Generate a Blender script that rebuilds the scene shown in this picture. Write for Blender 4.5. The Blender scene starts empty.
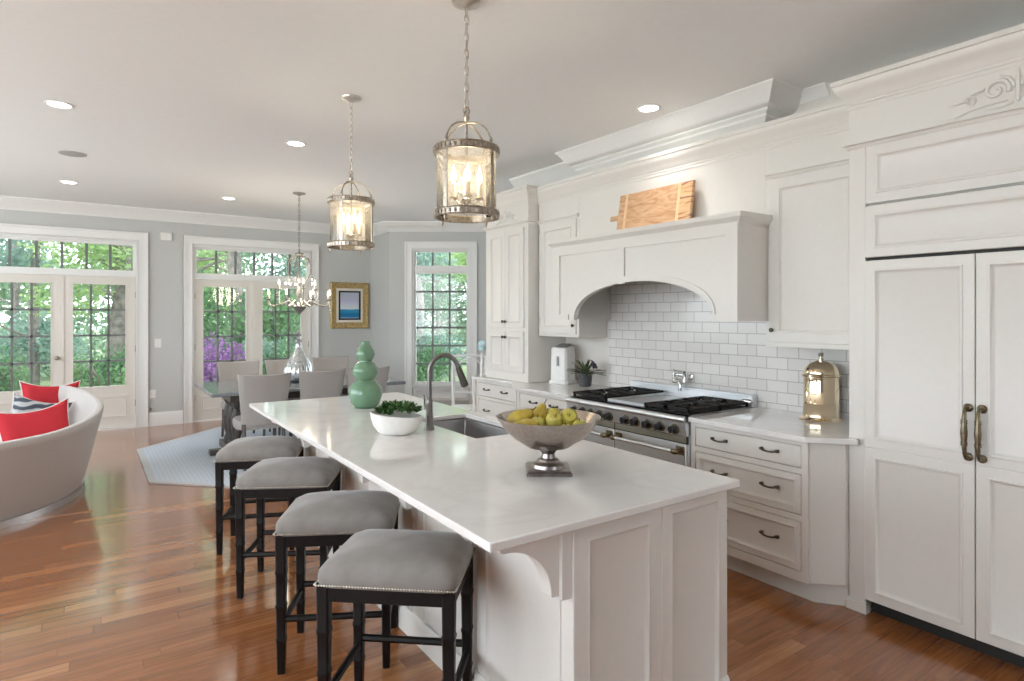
import bpy, math, random
from mathutils import Vector as V3, Matrix
random.seed(7)
R = math.radians
# ------------------------------------------------------------------ camera, world, exposure
scn = bpy.context.scene
COL = scn.collection
cam = bpy.data.cameras.new('camera')
cam.sensor_width = 36.0
cam.lens = 36.0 * 612.0 / 1024.0
cam.shift_y = -25.5 / 1024.0
cam.clip_start = 0.05
camo = bpy.data.objects.new('camera', cam)
COL.objects.link(camo)
camo.location = (0, 0, 1.565)
camo.rotation_euler = (R(90), 0, -R(34.841))
scn.camera = camo
vs = scn.view_settings
vs.view_transform = 'Standard'
vs.look = 'None'
vs.gamma = 1.0
vs.use_curve_mapping = False
vs.exposure = 1.12
scn.cycles.use_denoising = True
scn.cycles.max_bounces = 10
scn.cycles.diffuse_bounces = 6
scn.cycles.glossy_bounces = 5
scn.cycles.transmission_bounces = 8
scn.cycles.transparent_max_bounces = 16
scn.cycles.sample_clamp_indirect = 6.0
scn.cycles.caustics_reflective = False
scn.cycles.caustics_refractive = False
wd = bpy.data.worlds.new('sky')
scn.world = wd
wd.use_nodes = True
bgn = wd.node_tree.nodes['Background']
bgn.inputs[0].default_value = (0.85, 0.935, 1.0, 1)
bgn.inputs[1].default_value = 3.0
sun = bpy.data.lights.new('sun', 'SUN')
sun.energy = 4.0
sun.angle = R(3)
sun.color = (1, .95, .86)
suno = bpy.data.objects.new('sun', sun)
COL.objects.link(suno)
suno.rotation_euler = (R(-24), R(6), 0)
suno.location = (0, 14, 12)

# ------------------------------------------------------------------ helpers
ORIG = {}


class MB:
    def __init__(s):
        s.v = []; s.f = []

    def poly(s, pts):
        n = len(s.v)
        s.v += [tuple(p) for p in pts]
        s.f.append(tuple(range(n, n + len(pts))))

    def hexa(s, c):
        n = len(s.v)
        s.v += [tuple(p) for p in c]
        for q in ((0, 3, 2, 1), (4, 5, 6, 7), (0, 1, 5, 4), (1, 2, 6, 5), (2, 3, 7, 6), (3, 0, 4, 7)):
            s.f.append(tuple(n + i for i in q))

    def box(s, x0, x1, y0, y1, z0, z1):
        x0, x1 = min(x0, x1), max(x0, x1); y0, y1 = min(y0, y1), max(y0, y1); z0, z1 = min(z0, z1), max(z0, z1)
        s.hexa([(x0, y0, z0), (x1, y0, z0), (x1, y1, z0), (x0, y1, z0), (x0, y0, z1), (x1, y0, z1), (x1, y1, z1), (x0, y1, z1)])

    def fbox(s, F, u0, u1, z0, z1, n0, n1):
        """box in a wall frame F=(O,U,N): u along the wall, n out of it"""
        P = lambda u, n, z: F[0] + F[1] * u + F[2] * n + V3((0, 0, z))
        s.hexa([P(u0, n0, z0), P(u1, n0, z0), P(u1, n1, z0), P(u0, n1, z0), P(u0, n0, z1), P(u1, n0, z1), P(u1, n1, z1), P(u0, n1, z1)])

    def prism(s, pts, ext):
        pts = [V3(p) for p in pts]; ext = V3(ext)
        n = len(s.v); k = len(pts)
        s.v += [tuple(p) for p in pts] + [tuple(p + ext) for p in pts]
        s.f.append(tuple(n + i for i in reversed(range(k))))
        s.f.append(tuple(n + k + i for i in range(k)))
        for i in range(k):
            j = (i + 1) % k
            s.f.append((n + i, n + j, n + k + j, n + k + i))

    def loops(s, L, close=True, cap0=True, cap1=True):
        n = len(s.v); k = len(L[0])
        for l in L: s.v += [tuple(p) for p in l]
        for a in range(len(L) - 1):
            for i in range(k if close else k - 1):
                j = (i + 1) % k
                s.f.append((n + a * k + i, n + a * k + j, n + (a + 1) * k + j, n + (a + 1) * k + i))
        if cap0: s.f.append(tuple(n + i for i in reversed(range(k))))
        if cap1: s.f.append(tuple(n + (len(L) - 1) * k + i for i in range(k)))

    def lathe(s, prof, c=(0, 0, 0), seg=24, cap0=True, cap1=True, sx=1, sy=1, ribs=0, rib=0):
        c = V3(c); L = []
        for r, z in prof:
            l = []
            for i in range(seg):
                a = 2 * math.pi * i / seg
                rr = r * (1 + (rib * math.cos(ribs * a) if ribs else 0))
                l.append(c + V3((rr * sx * math.cos(a), rr * sy * math.sin(a), z)))
            L.append(l)
        s.loops(L, True, cap0, cap1)

    def tube(s, pts, r, seg=8, closed=False, cap=True):
        pts = [V3(p) for p in pts]; n = len(pts)
        rs = r if isinstance(r, (list, tuple)) else [r] * n
        T = []
        for i in range(n):
            if closed: t = pts[(i + 1) % n] - pts[i - 1]
            else: t = pts[min(i + 1, n - 1)] - pts[max(i - 1, 0)]
            T.append(t.normalized() if t.length > 1e-9 else V3((0, 0, 1)))
        a = V3((0, 0, 1)) if abs(T[0].z) < .9 else V3((1, 0, 0))
        nn = T[0].cross(a).normalized()
        L = []
        for i in range(n):
            nn = (nn - T[i] * nn.dot(T[i]))
            nn = nn.normalized() if nn.length > 1e-6 else T[i].orthogonal().normalized()
            b = T[i].cross(nn)
            L.append([pts[i] + (nn * math.cos(2 * math.pi * k / seg) + b * math.sin(2 * math.pi * k / seg)) * rs[i] for k in range(seg)])
        if closed: L.append(L[0]); cap = False
        s.loops(L, True, cap, cap)

    def sweep(s, prof, path, closed=False):
        """prof: closed polygon of (offset to the right of the path, z); path of (x, y)"""
        P = [V3((p[0], p[1], 0)) for p in path]; n = len(P); L = []
        for i in range(n):
            d0 = (P[i] - P[i - 1]).normalized() if i > 0 else None
            d1 = (P[i + 1] - P[i]).normalized() if i < n - 1 else None
            d0 = d0 or d1; d1 = d1 or d0
            n0 = V3((d0.y, -d0.x, 0)); n1 = V3((d1.y, -d1.x, 0))
            m = (n0 + n1).normalized(); k = 1 / max(.3, m.dot(n0))
            L.append([P[i] + m * (o * k) + V3((0, 0, z)) for o, z in prof])
        s.loops(L, True, True, True)

    def ball(s, c, r, seg=16, rings=10, M=None):
        c = V3(c); r = (r, r, r) if not isinstance(r, (tuple, list)) else r
        L = []
        for j in range(1, rings):
            b = math.pi * j / rings - math.pi / 2
            l = []
            for i in range(seg):
                a = 2 * math.pi * i / seg
                p = V3((r[0] * math.cos(a) * math.cos(b), r[1] * math.sin(a) * math.cos(b), r[2] * math.sin(b)))
                l.append(c + (M @ p if M else p))
            L.append(l)
        s.loops(L)

    def panel(s, F, u0, z0, w, h, t=.02, st=.06, dep=.012, n0=0.0, bead=True):
        dep = min(dep, t - .002)
        """cabinet front with a moulded recessed panel, in wall frame F"""
        P = lambda u, n, z: F[0] + F[1] * u + F[2] * n + V3((0, 0, z))
        rect = lambda i, n: [P(u0 + i, n0 + n, z0 + i), P(u0 + w - i, n0 + n, z0 + i), P(u0 + w - i, n0 + n, z0 + h - i), P(u0 + i, n0 + n, z0 + h - i)]
        L = [rect(0, 0), rect(0, t - .003), rect(.003, t)]
        if st:
            L += [rect(st, t)]
            if bead: bh = .005 if bead is True else bead; L += [rect(st + .003, t + bh), rect(st + .010, t + bh), rect(st + .016, t - dep * .5)]
            L += [rect(st + .028, t - dep)]
        s.loops(L)

    def build(s, name, mat, parent=None, bevel=0, keep=False, sub=0, solid=0, seg=2):
        me = bpy.data.meshes.new(name)
        vv = [V3(p) for p in s.v]
        off = V3((0, 0, 0))
        if parent is not None: off = V3(ORIG.get(parent.name, (0, 0, 0)))
        elif not keep:
            xs = [p.x for p in vv]; ys = [p.y for p in vv]; zs = [p.z for p in vv]
            off = V3(((min(xs) + max(xs)) / 2, (min(ys) + max(ys)) / 2, min(zs)))
        me.from_pydata([tuple(p - off) for p in vv], [], s.f)
        me.materials.append(mat)
        for p in me.polygons: p.use_smooth = True
        me.set_sharp_from_angle(angle=R(38))
        o = bpy.data.objects.new(name, me)
        COL.objects.link(o)
        if parent is not None:
            o.parent = parent; ORIG[o.name] = tuple(off)
        elif not keep: o.location = off; ORIG[o.name] = tuple(off)
        if solid:
            m = o.modifiers.new('solid', 'SOLIDIFY'); m.thickness = solid; m.offset = 0
        if bevel:
            m = o.modifiers.new('bevel', 'BEVEL'); m.width = bevel; m.segments = seg; m.limit_method = 'ANGLE'; m.angle_limit = R(40)
        if sub:
            m = o.modifiers.new('sub', 'SUBSURF'); m.levels = sub; m.render_levels = sub
        return o


def tag(o, label=None, cat=None, group=None, kind=None):
    if label: o['label'] = label
    if cat: o['category'] = cat
    if group: o['group'] = group
    if kind: o['kind'] = kind
    return o


def thing(name, label, cat, loc=(0, 0, 0), rz=0, group=None, kind=None):
    o = bpy.data.objects.new(name, None)
    COL.objects.link(o)
    o.location = loc
    o.rotation_euler = (0, 0, rz)
    o.empty_display_size = .1
    ORIG[o.name] = tuple(loc)
    return tag(o, label, cat, group, kind)


def proto(name, label, cat, group=None):
    return thing(name, label, cat, (0, 0, 0), 0, group)


def dup(root, loc, rz=0, label=None, group=None, scale=None):
    def cp(o, par):
        c = o.copy(); COL.objects.link(c)
        c.parent = par
        for ch in o.children: cp(ch, c)
        return c
    r = cp(root, None)
    place(r, loc, rz, scale)
    if label: r['label'] = label
    if group: r['group'] = group
    return r


def place(r, loc, rz=0, scale=None):
    r.location = loc; r.rotation_euler = (0, 0, rz)
    if scale: r.scale = (scale, scale, scale) if not isinstance(scale, tuple) else scale


def struct(o, label=None, cat=None):
    o['kind'] = 'structure'
    if label: o['label'] = label
    if cat: o['category'] = cat
    return o


# ------------------------------------------------------------------ materials
class NT:
    def __init__(s, name):
        s.m = bpy.data.materials.new(name); s.m.use_nodes = True
        s.t = s.m.node_tree; s.n = s.t.nodes; s.b = s.n['Principled BSDF']; s.out = s.n['Material Output']

    def add(s, typ, **kw):
        nd = s.n.new(typ)
        for k, v in kw.items():
            if k.startswith('i_'):
                key = k[2:]
                key = int(key) if key.isdigit() else key.replace('_', ' ')
                nd.inputs[key].default_value = v
            else: setattr(nd, k, v)
        return nd

    def link(s, a, b): s.t.links.new(a, b)

    def math(s, op, a, b=0.0):
        nd = s.add('ShaderNodeMath', operation=op)
        for i, x in enumerate((a, b)):
            if hasattr(x, 'links'): s.link(x, nd.inputs[i])
            else: nd.inputs[i].default_value = x
        return nd.outputs[0]

    def ramp(s, fac, stops):
        nd = s.add('ShaderNodeValToRGB')
        e = nd.color_ramp.elements
        while len(e) > 1: e.remove(e[-1])
        e[0].position, e[0].color = stops[0][0], (*stops[0][1], 1)
        for p, c in stops[1:]:
            x = e.new(p); x.color = (*c, 1)
        s.link(fac, nd.inputs[0])
        return nd.outputs[0]

    def coord(s, scale=(1, 1, 1)):
        tc = s.add('ShaderNodeTexCoord'); mp = s.add('ShaderNodeMapping')
        mp.inputs['Scale'].default_value = scale
        s.link(tc.outputs['Object'], mp.inputs[0])
        return mp.outputs[0]

    def noise(s, vec, scale=5, detail=3, rough=.5, dist=0.0):
        nd = s.add('ShaderNodeTexNoise')
        nd.inputs['Scale'].default_value = scale; nd.inputs['Detail'].default_value = detail
        nd.inputs['Roughness'].default_value = rough; nd.inputs['Distortion'].default_value = dist
        s.link(vec, nd.inputs['Vector'])
        return nd.outputs['Fac']

    def mix(s, fac, a, b):
        nd = s.add('ShaderNodeMix', data_type='RGBA')
        for sock, x in ((nd.inputs[0], fac), (nd.inputs[6], a), (nd.inputs[7], b)):
            if hasattr(x, 'links'): s.link(x, sock)
            elif isinstance(x, tuple): sock.default_value = (*x, 1)
            else: sock.default_value = x
        return nd.outputs[2]

    def bump(s, h, strength=.2, dist=.01):
        nd = s.add('ShaderNodeBump'); nd.inputs['Strength'].default_value = strength; nd.inputs['Distance'].default_value = dist
        s.link(h, nd.inputs['Height']); s.link(nd.outputs[0], s.b.inputs['Normal'])

    def set(s, col=None, rough=None, metal=None, spec=None, **kw):
        if col is not None:
            if hasattr(col, 'links'): s.link(col, s.b.inputs['Base Color'])
            else: s.b.inputs['Base Color'].default_value = (*col, 1)
        if rough is not None:
            if hasattr(rough, 'links'): s.link(rough, s.b.inputs['Roughness'])
            else: s.b.inputs['Roughness'].default_value = rough
        if metal is not None: s.b.inputs['Metallic'].default_value = metal
        if spec is not None: s.b.inputs['Specular IOR Level'].default_value = spec
        for k, v in kw.items(): s.b.inputs[k.replace('_', ' ')].default_value = v
        return s


def plain(name, col, rough=.5, metal=0, spec=.5, nscale=30, var=.04, bump=0, **kw):
    t = NT(name)
    n = t.noise(t.coord(), nscale, 3)
    lo = tuple(max(0, c * (1 - var)) for c in col); hi = tuple(min(1, c * (1 + var)) for c in col)
    t.set(t.ramp(n, [(.3, lo), (.7, hi)]), rough, metal, spec, **kw)
    if bump: t.bump(n, bump, .004)
    return t.m


M = {}
M['cab'] = plain('cabinet_paint', (.735, .712, .675), .38, var=.01)
M['trim'] = plain('trim_paint', (.80, .80, .79), .4, var=.01)
M['doorp'] = plain('door_paint', (.72, .69, .64), .4, var=.015)
M['wall'] = plain('wall_paint', (.54, .55, .54), .75, spec=.25, var=.015, nscale=60)
M['warmwall'] = plain('backsplash_paint', (.72, .68, .64), .6, var=.02)
M['ceil'] = plain('ceiling_paint', (.865, .885, .895), .85, spec=.2, var=.01)
M['muntin'] = plain('muntin_dark_grey', (.16, .17, .17), .45)  # dark grey, darker than the doors and trim
M['steel'] = plain('brushed_steel', (.76, .78, .80), .36, 1, nscale=80)
M['plinth'] = plain('polished_plinth_metal', (.62, .61, .60), .38, 1)
M['steeld'] = plain('sink_steel', (.36, .35, .35), .35, 1)
M['chrome'] = plain('chrome', (.85, .85, .85), .06, 1)
M['nickel'] = plain('faucet_nickel', (.21, .20, .19), .34, 1)
M['bronze'] = plain('pewter_bronze', (.10, .09, .075), .35, .9)
M['brass'] = plain('aged_brass', (.23, .19, .125), .34, 1, var=.35, nscale=60)
M['copper'] = plain('polished_brass_canister', (.93, .79, .58), .05, 1, var=.02)
M['iron'] = plain('cast_iron', (.012, .010, .010), .55, spec=.3)
M['black'] = plain('black_plastic', (.015, .015, .015), .35)
M['darkwood'] = plain('espresso_wood', (.008, .0055, .005), .45, spec=.22, var=.3)
M['chairleg'] = plain('walnut_wood', (.10, .085, .08), .4, var=.2)
M['velvet'] = plain('taupe_velvet', (.27, .25, .236), .85, spec=.15, nscale=9, var=.14, Sheen_Weight=.35, Sheen_Roughness=.4)
M['linen'] = plain('grey_linen', (.40, .375, .355), .9, spec=.1, nscale=220, var=.08, bump=.1)
M['sofa'] = plain('oatmeal_fabric', (.52, .495, .475), .9, spec=.1, nscale=260, var=.1, bump=.12, Sheen_Weight=.2)
M['red'] = plain('red_linen', (.52, .038, .05), .85, spec=.1, nscale=300, var=.12, bump=.1)
M['piping'] = plain('white_piping', (.75, .72, .7), .8)
M['rug'] = None
M['ceramic'] = plain('white_ceramic', (.82, .80, .77), .3)
M['green'] = plain('celadon_glaze', (.14, .265, .165), .10, var=.10, nscale=14, Coat_Weight=.5)
M['leaf'] = plain('succulent_leaf', (.055, .14, .035), .45, var=.5, nscale=40)
M['spike'] = plain('agave_leaf', (.11, .15, .07), .5, var=.3)
M['pot'] = plain('charcoal_pot', (.06, .06, .065), .5)
M['pear'] = plain('pear_skin', (.50, .37, .06), .38, var=.28, nscale=16)
M['apple'] = plain('green_apple_skin', (.52, .46, .09), .3, var=.15, nscale=12)
M['stem'] = plain('fruit_stem', (.10, .06, .03), .7)
M['pewter'] = plain('hammered_nickel', (.50, .435, .39), .25, 1, var=.12, nscale=70, bump=.10)
M['pewterd'] = plain('pewter_pedestal', (.27, .24, .23), .28, 1, var=.3, nscale=40)
M['candle'] = plain('candle_sleeve', (.72, .63, .5), .6)
M['antique'] = plain('antique_silver', (.42, .37, .31), .3, 1, var=.3, nscale=70)
M['satin'] = plain('satin_nickel', (.62, .58, .53), .35, .85, var=.1)
M['chand'] = plain('weathered_iron_silver', (.30, .29, .27), .45, .7, var=.4, nscale=60)
M['plastic'] = plain('white_plastic', (.78, .77, .75), .35)
M['greyp'] = plain('grey_plastic', (.25, .25, .25), .35)
M['gold'] = plain('gold_leaf_frame', (.50, .36, .16), .4, .5, var=.35, nscale=40)
M['matb'] = plain('cream_mat', (.80, .77, .68), .8)
M['tabletop'] = plain('grey_stained_table', (.21, .23, .25), .10, var=.2, nscale=12)
M['tableleg'] = plain('dark_trestle_wood', (.075, .065, .06), .4, var=.35, nscale=20)
M['blue'] = plain('pale_blue_petals', (.58, .78, .86), .7, var=.25, nscale=50)
M['flowerd'] = plain('dark_flower', (.035, .03, .045), .6)
M['whitewood'] = plain('white_painted_wood', (.80, .80, .80), .4)
M['ltgrey'] = plain('speaker_mesh', (.42, .42, .42), .7)
M['toe'] = plain('dark_toe_kick', (.02, .018, .016), .6)
M['green_glint'] = plain('range_glint_band', (.52, .56, .50), .16, 1)  # glint along the oven door tops put into a greenish metal colour


def emit(name, col, st):
    t = NT(name)
    t.set(col, .5)
    t.b.inputs['Emission Color'].default_value = (*col, 1)
    t.b.inputs['Emission Strength'].default_value = st
    return t.m


M['bulb'] = emit('lit_flame_bulb', (1, .80, .54), 7)
M['downl'] = emit('lit_downlight_lens', (1, .95, .88), 7)


def glass(name, tint=(1, 1, 1), base=.04, rough=0.0, seed=0):
    t = NT(name)
    tr = t.add('ShaderNodeBsdfTransparent'); tr.inputs[0].default_value = (*tint, 1)
    gl = t.add('ShaderNodeBsdfGlossy'); gl.inputs['Roughness'].default_value = rough
    lw = t.add('ShaderNodeFresnel'); lw.inputs[0].default_value = 1.45
    mx = t.add('ShaderNodeMixShader')
    f = t.math('MULTIPLY', lw.outputs[0], base / .04)
    if seed:
        n = t.noise(t.coord(), seed, 2)
        f = t.math('ADD', f, t.math('MULTIPLY', t.math('GREATER_THAN', n, .62), .12))
    t.link(f, mx.inputs[0]); t.link(tr.outputs[0], mx.inputs[1]); t.link(gl.outputs[0], mx.inputs[2])
    t.link(mx.outputs[0], t.out.inputs[0])
    return t.m


M['glass'] = glass('window_glass', (.97, .99, .98))
t = NT('seeded_lantern_glass')
tr = t.add('ShaderNodeBsdfTransparent'); tr.inputs[0].default_value = (1, .97, .90, 1)
tl = t.add('ShaderNodeBsdfTranslucent'); tl.inputs[0].default_value = (.95, .88, .74, 1)
df = t.add('ShaderNodeBsdfDiffuse'); df.inputs[0].default_value = (.9, .87, .8, 1)
gl = t.add('ShaderNodeBsdfGlossy'); gl.inputs['Roughness'].default_value = .05
n = t.noise(t.coord(), 170, 2)
a1 = t.add('ShaderNodeMixShader'); a1.inputs[0].default_value = .45; t.link(tl.outputs[0], a1.inputs[1]); t.link(df.outputs[0], a1.inputs[2])
a2 = t.add('ShaderNodeMixShader'); t.link(t.math('ADD', .17, t.math('MULTIPLY', t.math('GREATER_THAN', n, .6), .2)), a2.inputs[0]); t.link(tr.outputs[0], a2.inputs[1]); t.link(a1.outputs[0], a2.inputs[2])
fr = t.add('ShaderNodeFresnel'); a3 = t.add('ShaderNodeMixShader'); t.link(fr.outputs[0], a3.inputs[0]); t.link(a2.outputs[0], a3.inputs[1]); t.link(gl.outputs[0], a3.inputs[2])
t.link(a3.outputs[0], t.out.inputs[0])
M['shade'] = t.m
M['crystal'] = glass('clear_crystal', (.9, .92, .93), .14)

# mercury glass vase
t = NT('mercury_glass')
n = t.noise(t.coord(), 30, 3)
t.set(t.ramp(n, [(.3, (.40, .44, .45)), (.7, (.80, .82, .82))]), .12, .75)
M['mercury'] = t.m

# oak floor
t = NT('oak_floor')
tc = t.add('ShaderNodeTexCoord'); sp = t.add('ShaderNodeSeparateXYZ'); t.link(tc.outputs['Object'], sp.inputs[0])
PW, PL = .083, .95
ry = t.math('DIVIDE', sp.outputs[1], PW); row = t.math('FLOOR', ry)
wn = t.add('ShaderNodeTexWhiteNoise', noise_dimensions='1D'); t.link(row, wn.inputs['W'])
xs = t.math('ADD', t.math('DIVIDE', sp.outputs[0], PL), t.math('MULTIPLY', wn.outputs[0], 7.3)); colm = t.math('FLOOR', xs)
cb = t.add('ShaderNodeCombineXYZ'); t.link(row, cb.inputs[0]); t.link(colm, cb.inputs[1])
w2 = t.add('ShaderNodeTexWhiteNoise', noise_dimensions='2D'); t.link(cb.outputs[0], w2.inputs['Vector'])
cv = t.add('ShaderNodeCombineXYZ')
t.link(t.math('ADD', t.math('MULTIPLY', sp.outputs[0], 1.6), t.math('MULTIPLY', w2.outputs[0], 40)), cv.inputs[0])
t.link(t.math('MULTIPLY', sp.outputs[1], 22), cv.inputs[1])
gr = t.noise(cv.outputs[0], 1.6, 5, .6, 1.2)
basec = t.ramp(w2.outputs[0], [(0, (.255, .092, .031)), (.45, (.30, .112, .038)), (.8, (.345, .135, .048)), (1, (.43, .19, .075))])
dark = t.ramp(gr, [(.32, (.72, .68, .65)), (.62, (1.08, 1.08, 1.08))])
mm = t.add('ShaderNodeMix', data_type='RGBA', blend_type='MULTIPLY'); mm.inputs[0].default_value = 1
t.link(basec, mm.inputs[6]); t.link(dark, mm.inputs[7])
fy = t.math('FRACT', ry); fx = t.math('FRACT', xs)
ey = t.math('LESS_THAN', t.math('MINIMUM', fy, t.math('SUBTRACT', 1.0, fy)), .014)
ex = t.math('LESS_THAN', t.math('MINIMUM', fx, t.math('SUBTRACT', 1.0, fx)), .0013)
seam = t.math('MAXIMUM', ey, ex)
fc = t.mix(t.math('MULTIPLY', seam, .55), mm.outputs[2], (.07, .03, .015))
t.set(fc, t.math('ADD', .12, t.math('MULTIPLY', gr, .10)), 0, .5, Coat_Weight=.7, Coat_Roughness=.12)
wav = t.noise(t.coord((1.2, 9, 1)), 1.6, 2)
hh = t.math('ADD', t.math('MULTIPLY', seam, -.5), t.math('ADD', t.math('MULTIPLY', gr, .12), t.math('MULTIPLY', wav, 1.2)))
t.bump(hh, .13, .004)
M['floor'] = t.m

# quartz
t = NT('white_quartz')
c = t.coord()
wv = t.noise(c, 1.1, 4, .55, 1.2)
vein = t.ramp(wv, [(.46, (.80, .785, .77)), (.50, (.755, .74, .725)), (.54, (.80, .785, .77))])
t.set(vein, .09, 0, .5)
M['quartz'] = t.m

# subway tile (on a wall in the YZ plane)
t = NT('subway_tile')
tc = t.add('ShaderNodeTexCoord'); mp = t.add('ShaderNodeMapping'); mp.inputs['Rotation'].default_value = (0, R(90), R(90))
sp = t.add('ShaderNodeSeparateXYZ'); t.link(tc.outputs['Object'], sp.inputs[0])
cb = t.add('ShaderNodeCombineXYZ'); t.link(sp.outputs[1], cb.inputs[0]); t.link(sp.outputs[2], cb.inputs[1])
br = t.add('ShaderNodeTexBrick')
t.link(cb.outputs[0], br.inputs['Vector'])
br.inputs['Scale'].default_value = 1.0; br.inputs['Brick Width'].default_value = .156; br.inputs['Row Height'].default_value = .0795
br.inputs['Mortar Size'].default_value = .0026; br.inputs['Mortar Smooth'].default_value = .1; br.inputs['Bias'].default_value = 0
br.inputs['Color1'].default_value = (.80, .775, .75, 1); br.inputs['Color2'].default_value = (.74, .715, .69, 1); br.inputs['Mortar'].default_value = (.46, .43, .41, 1)
t.set(br.outputs[0], .14)
nb = t.noise(cb.outputs[0], 14, 1)
t.bump(t.math('ADD', t.math('MULTIPLY', br.outputs['Fac'], -1), t.math('MULTIPLY', nb, .6)), .35, .004)
M['tile'] = t.m

# rug with woven lattice
t = NT('woven_rug')
vo = t.add('ShaderNodeTexVoronoi'); vo.inputs['Scale'].default_value = 26; vo.inputs['Randomness'].default_value = 0.0
t.link(t.coord(), vo.inputs['Vector'])
t.set(t.ramp(vo.outputs['Distance'], [(.2, (.46, .53, .62)), (.6, (.60, .66, .74))]), .9, 0, .1)
t.bump(vo.outputs['Distance'], .3, .004)
M['rug'] = t.m
M['rugedge'] = plain('rug_border', (.56, .58, .60), .9, spec=.1)

# cutting board
t = NT('striped_board_wood')
n = t.noise(t.coord((1, 3.2, 16)), 1.4, 5, .6, 1.5)
t.set(t.ramp(n, [(.3, (.32, .155, .08)), (.46, (.52, .30, .16)), (.6, (.62, .41, .25)), (.75, (.46, .24, .125))]), .45)
M['board'] = t.m
M['boardlt'] = plain('maple_strip', (.74, .52, .30), .45, var=.1)
t = NT('board_end_wood')
n = t.noise(t.coord((1, 2, 14)), 1.5, 3, .6, 1)
t.set(t.ramp(n, [(.42, (.70, .46, .26)), (.52, (.66, .40, .20)), (.6, (.30, .11, .09))]), .45)
M['boarddk'] = t.m

# patterned pillow
t = NT('grey_swirl_fabric')
wv = t.add('ShaderNodeTexWave', wave_type='RINGS'); wv.inputs['Scale'].default_value = 4.5; wv.inputs['Distortion'].default_value = 5
t.link(t.coord(), wv.inputs['Vector'])
t.set(t.ramp(wv.outputs['Fac'], [(.35, (.06, .075, .10)), (.5, (.26, .29, .32)), (.7, (.46, .47, .48))]), .85)
M['swirl'] = t.m

# painting
t = NT('seascape_print')
tc = t.add('ShaderNodeTexCoord'); sp = t.add('ShaderNodeSeparateXYZ'); t.link(tc.outputs['Object'], sp.inputs[0])
nz = t.noise(t.coord((4, 1, 14)), 1.6, 3)
zz = t.math('ADD', sp.outputs[2], t.math('MULTIPLY', nz, .03))
t.set(t.ramp(t.math('DIVIDE', zz, .40), [(0, (.75, .80, .80)), (.1, (.02, .20, .42)), (.22, (.0, .17, .40)), (.36, (.03, .30, .52)), (.42, (.05, .25, .45)), (.44, (.62, .72, .78)), (.6, (.62, .66, .76)), (.8, (.50, .50, .70)), (.95, (.45, .5, .6))]), .3)
M['sea'] = t.m

# outdoors
def leafmat(name, a, b):
    t = NT(name)
    oi = t.add('ShaderNodeTexCoord')
    n = t.noise(t.coord(), 2.2, 4)
    c = t.ramp(n, [(.3, a), (.7, b)])
    d = t.add('ShaderNodeBsdfDiffuse'); tl = t.add('ShaderNodeBsdfTranslucent'); mx = t.add('ShaderNodeMixShader'); mx.inputs[0].default_value = .45
    t.link(c, d.inputs[0]); t.link(c, tl.inputs[0]); t.link(d.outputs[0], mx.inputs[1]); t.link(tl.outputs[0], mx.inputs[2]); t.link(mx.outputs[0], t.out.inputs[0])
    return t.m


M['leafA'] = leafmat('spring_leaves', (.22, .36, .14), (.46, .58, .28))
M['leafB'] = leafmat('deep_green_leaves', (.055, .12, .065), (.16, .26, .13))
M['leafC'] = leafmat('blue_green_needles', (.11, .20, .17), (.30, .40, .35))
M['haze'] = leafmat('hazed_woodland_leaves', (.24, .36, .24), (.48, .58, .44))  # aerial haze put into the pale leaf colour
M['azalea'] = leafmat('azalea_blossom', (.14, .065, .17), (.28, .16, .32))
M['bark'] = plain('grey_bark', (.19, .165, .15), .9, var=.4, nscale=9, bump=.4)
M['stone'] = plain('pale_bounce_stone', (.76, .75, .72), .8, nscale=3)  # kept pale so the added slabs outside bounce light indoors
M['lawn'] = plain('leaf_littered_lawn', (.085, .12, .055), .95, var=.4, nscale=4)

# ------------------------------------------------------------------ room shell
H = 3.05
XR = 3.92      # range wall
YF = 9.974     # far wall
bx = lambda *a: (lambda m: (m.box(*a), m)[1])(MB())
struct(bx(-3.36, 8.2, -3.2, 10.15, -.1, 0).build('floor', M['floor'], keep=True), 'glossy reddish oak plank floor', 'floor')
struct(bx(-3.36, 8.2, -3.2, 10.15, H, H + .1).build('ceiling', M['ceil'], keep=True), 'smooth white ceiling', 'ceiling')
FX = lambda ox: (V3((ox, YF, 0)), V3((1, 0, 0)), V3((0, -1, 0)))
D1, D2 = -.26, 2.13            # centres of the two glazed door units
HW, TOPZ = .86, 2.60           # half width and height of their openings
w = MB()
w.box(-3.36, D1 - HW, YF, YF + .16, 0, H)
w.box(D1 + HW, D2 - HW, YF, YF + .16, 0, H)
w.box(D2 + HW, 4.14, YF, YF + .16, 0, H)
for d in (D1, D2): w.box(d - HW, d + HW, YF, YF + .16, TOPZ, H)
struct(w.build('wall_far', M['wall'], keep=True), 'pale grey wall with the two glazed doors', 'wall')
w = MB(); w.box(3.985, 4.14, 9.15, YF, 0, H)
struct(w.build('wall_return', M['wall'], keep=True))
# angled bay wall
UB = V3((.8207, -.5717, 0)); NB = V3((-.5717, -.8207, 0)); OB = V3((3.974, 9.15, 0)); FB = (OB, UB, NB)
WU0, WU1, WZ0, WZ1 = .37, 1.29, .44, 2.62
w = MB()
w.fbox(FB, 0, WU0, 0, H, -.16, 0); w.fbox(FB, WU1, 4.6, 0, H, -.16, 0)
w.fbox(FB, WU0, WU1, 0, WZ0, -.16, 0); w.fbox(FB, WU0, WU1, WZ1, H, -.16, 0)
struct(w.build('wall_bay', M['wall'], keep=True), 'grey angled bay wall holding the tall window', 'wall')
struct(bx(XR, XR + .16, -3.2, 5.6, 0, H).build('wall_range', M['warmwall'], keep=True), 'wall behind the range and cabinets', 'wall')
struct(bx(XR + .16, 8.2, 5.44, 5.6, 0, H).build('wall_alcove', M['wall'], keep=True))
w = MB()                         # left wall out of frame: openings added and sized to let daylight in
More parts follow.
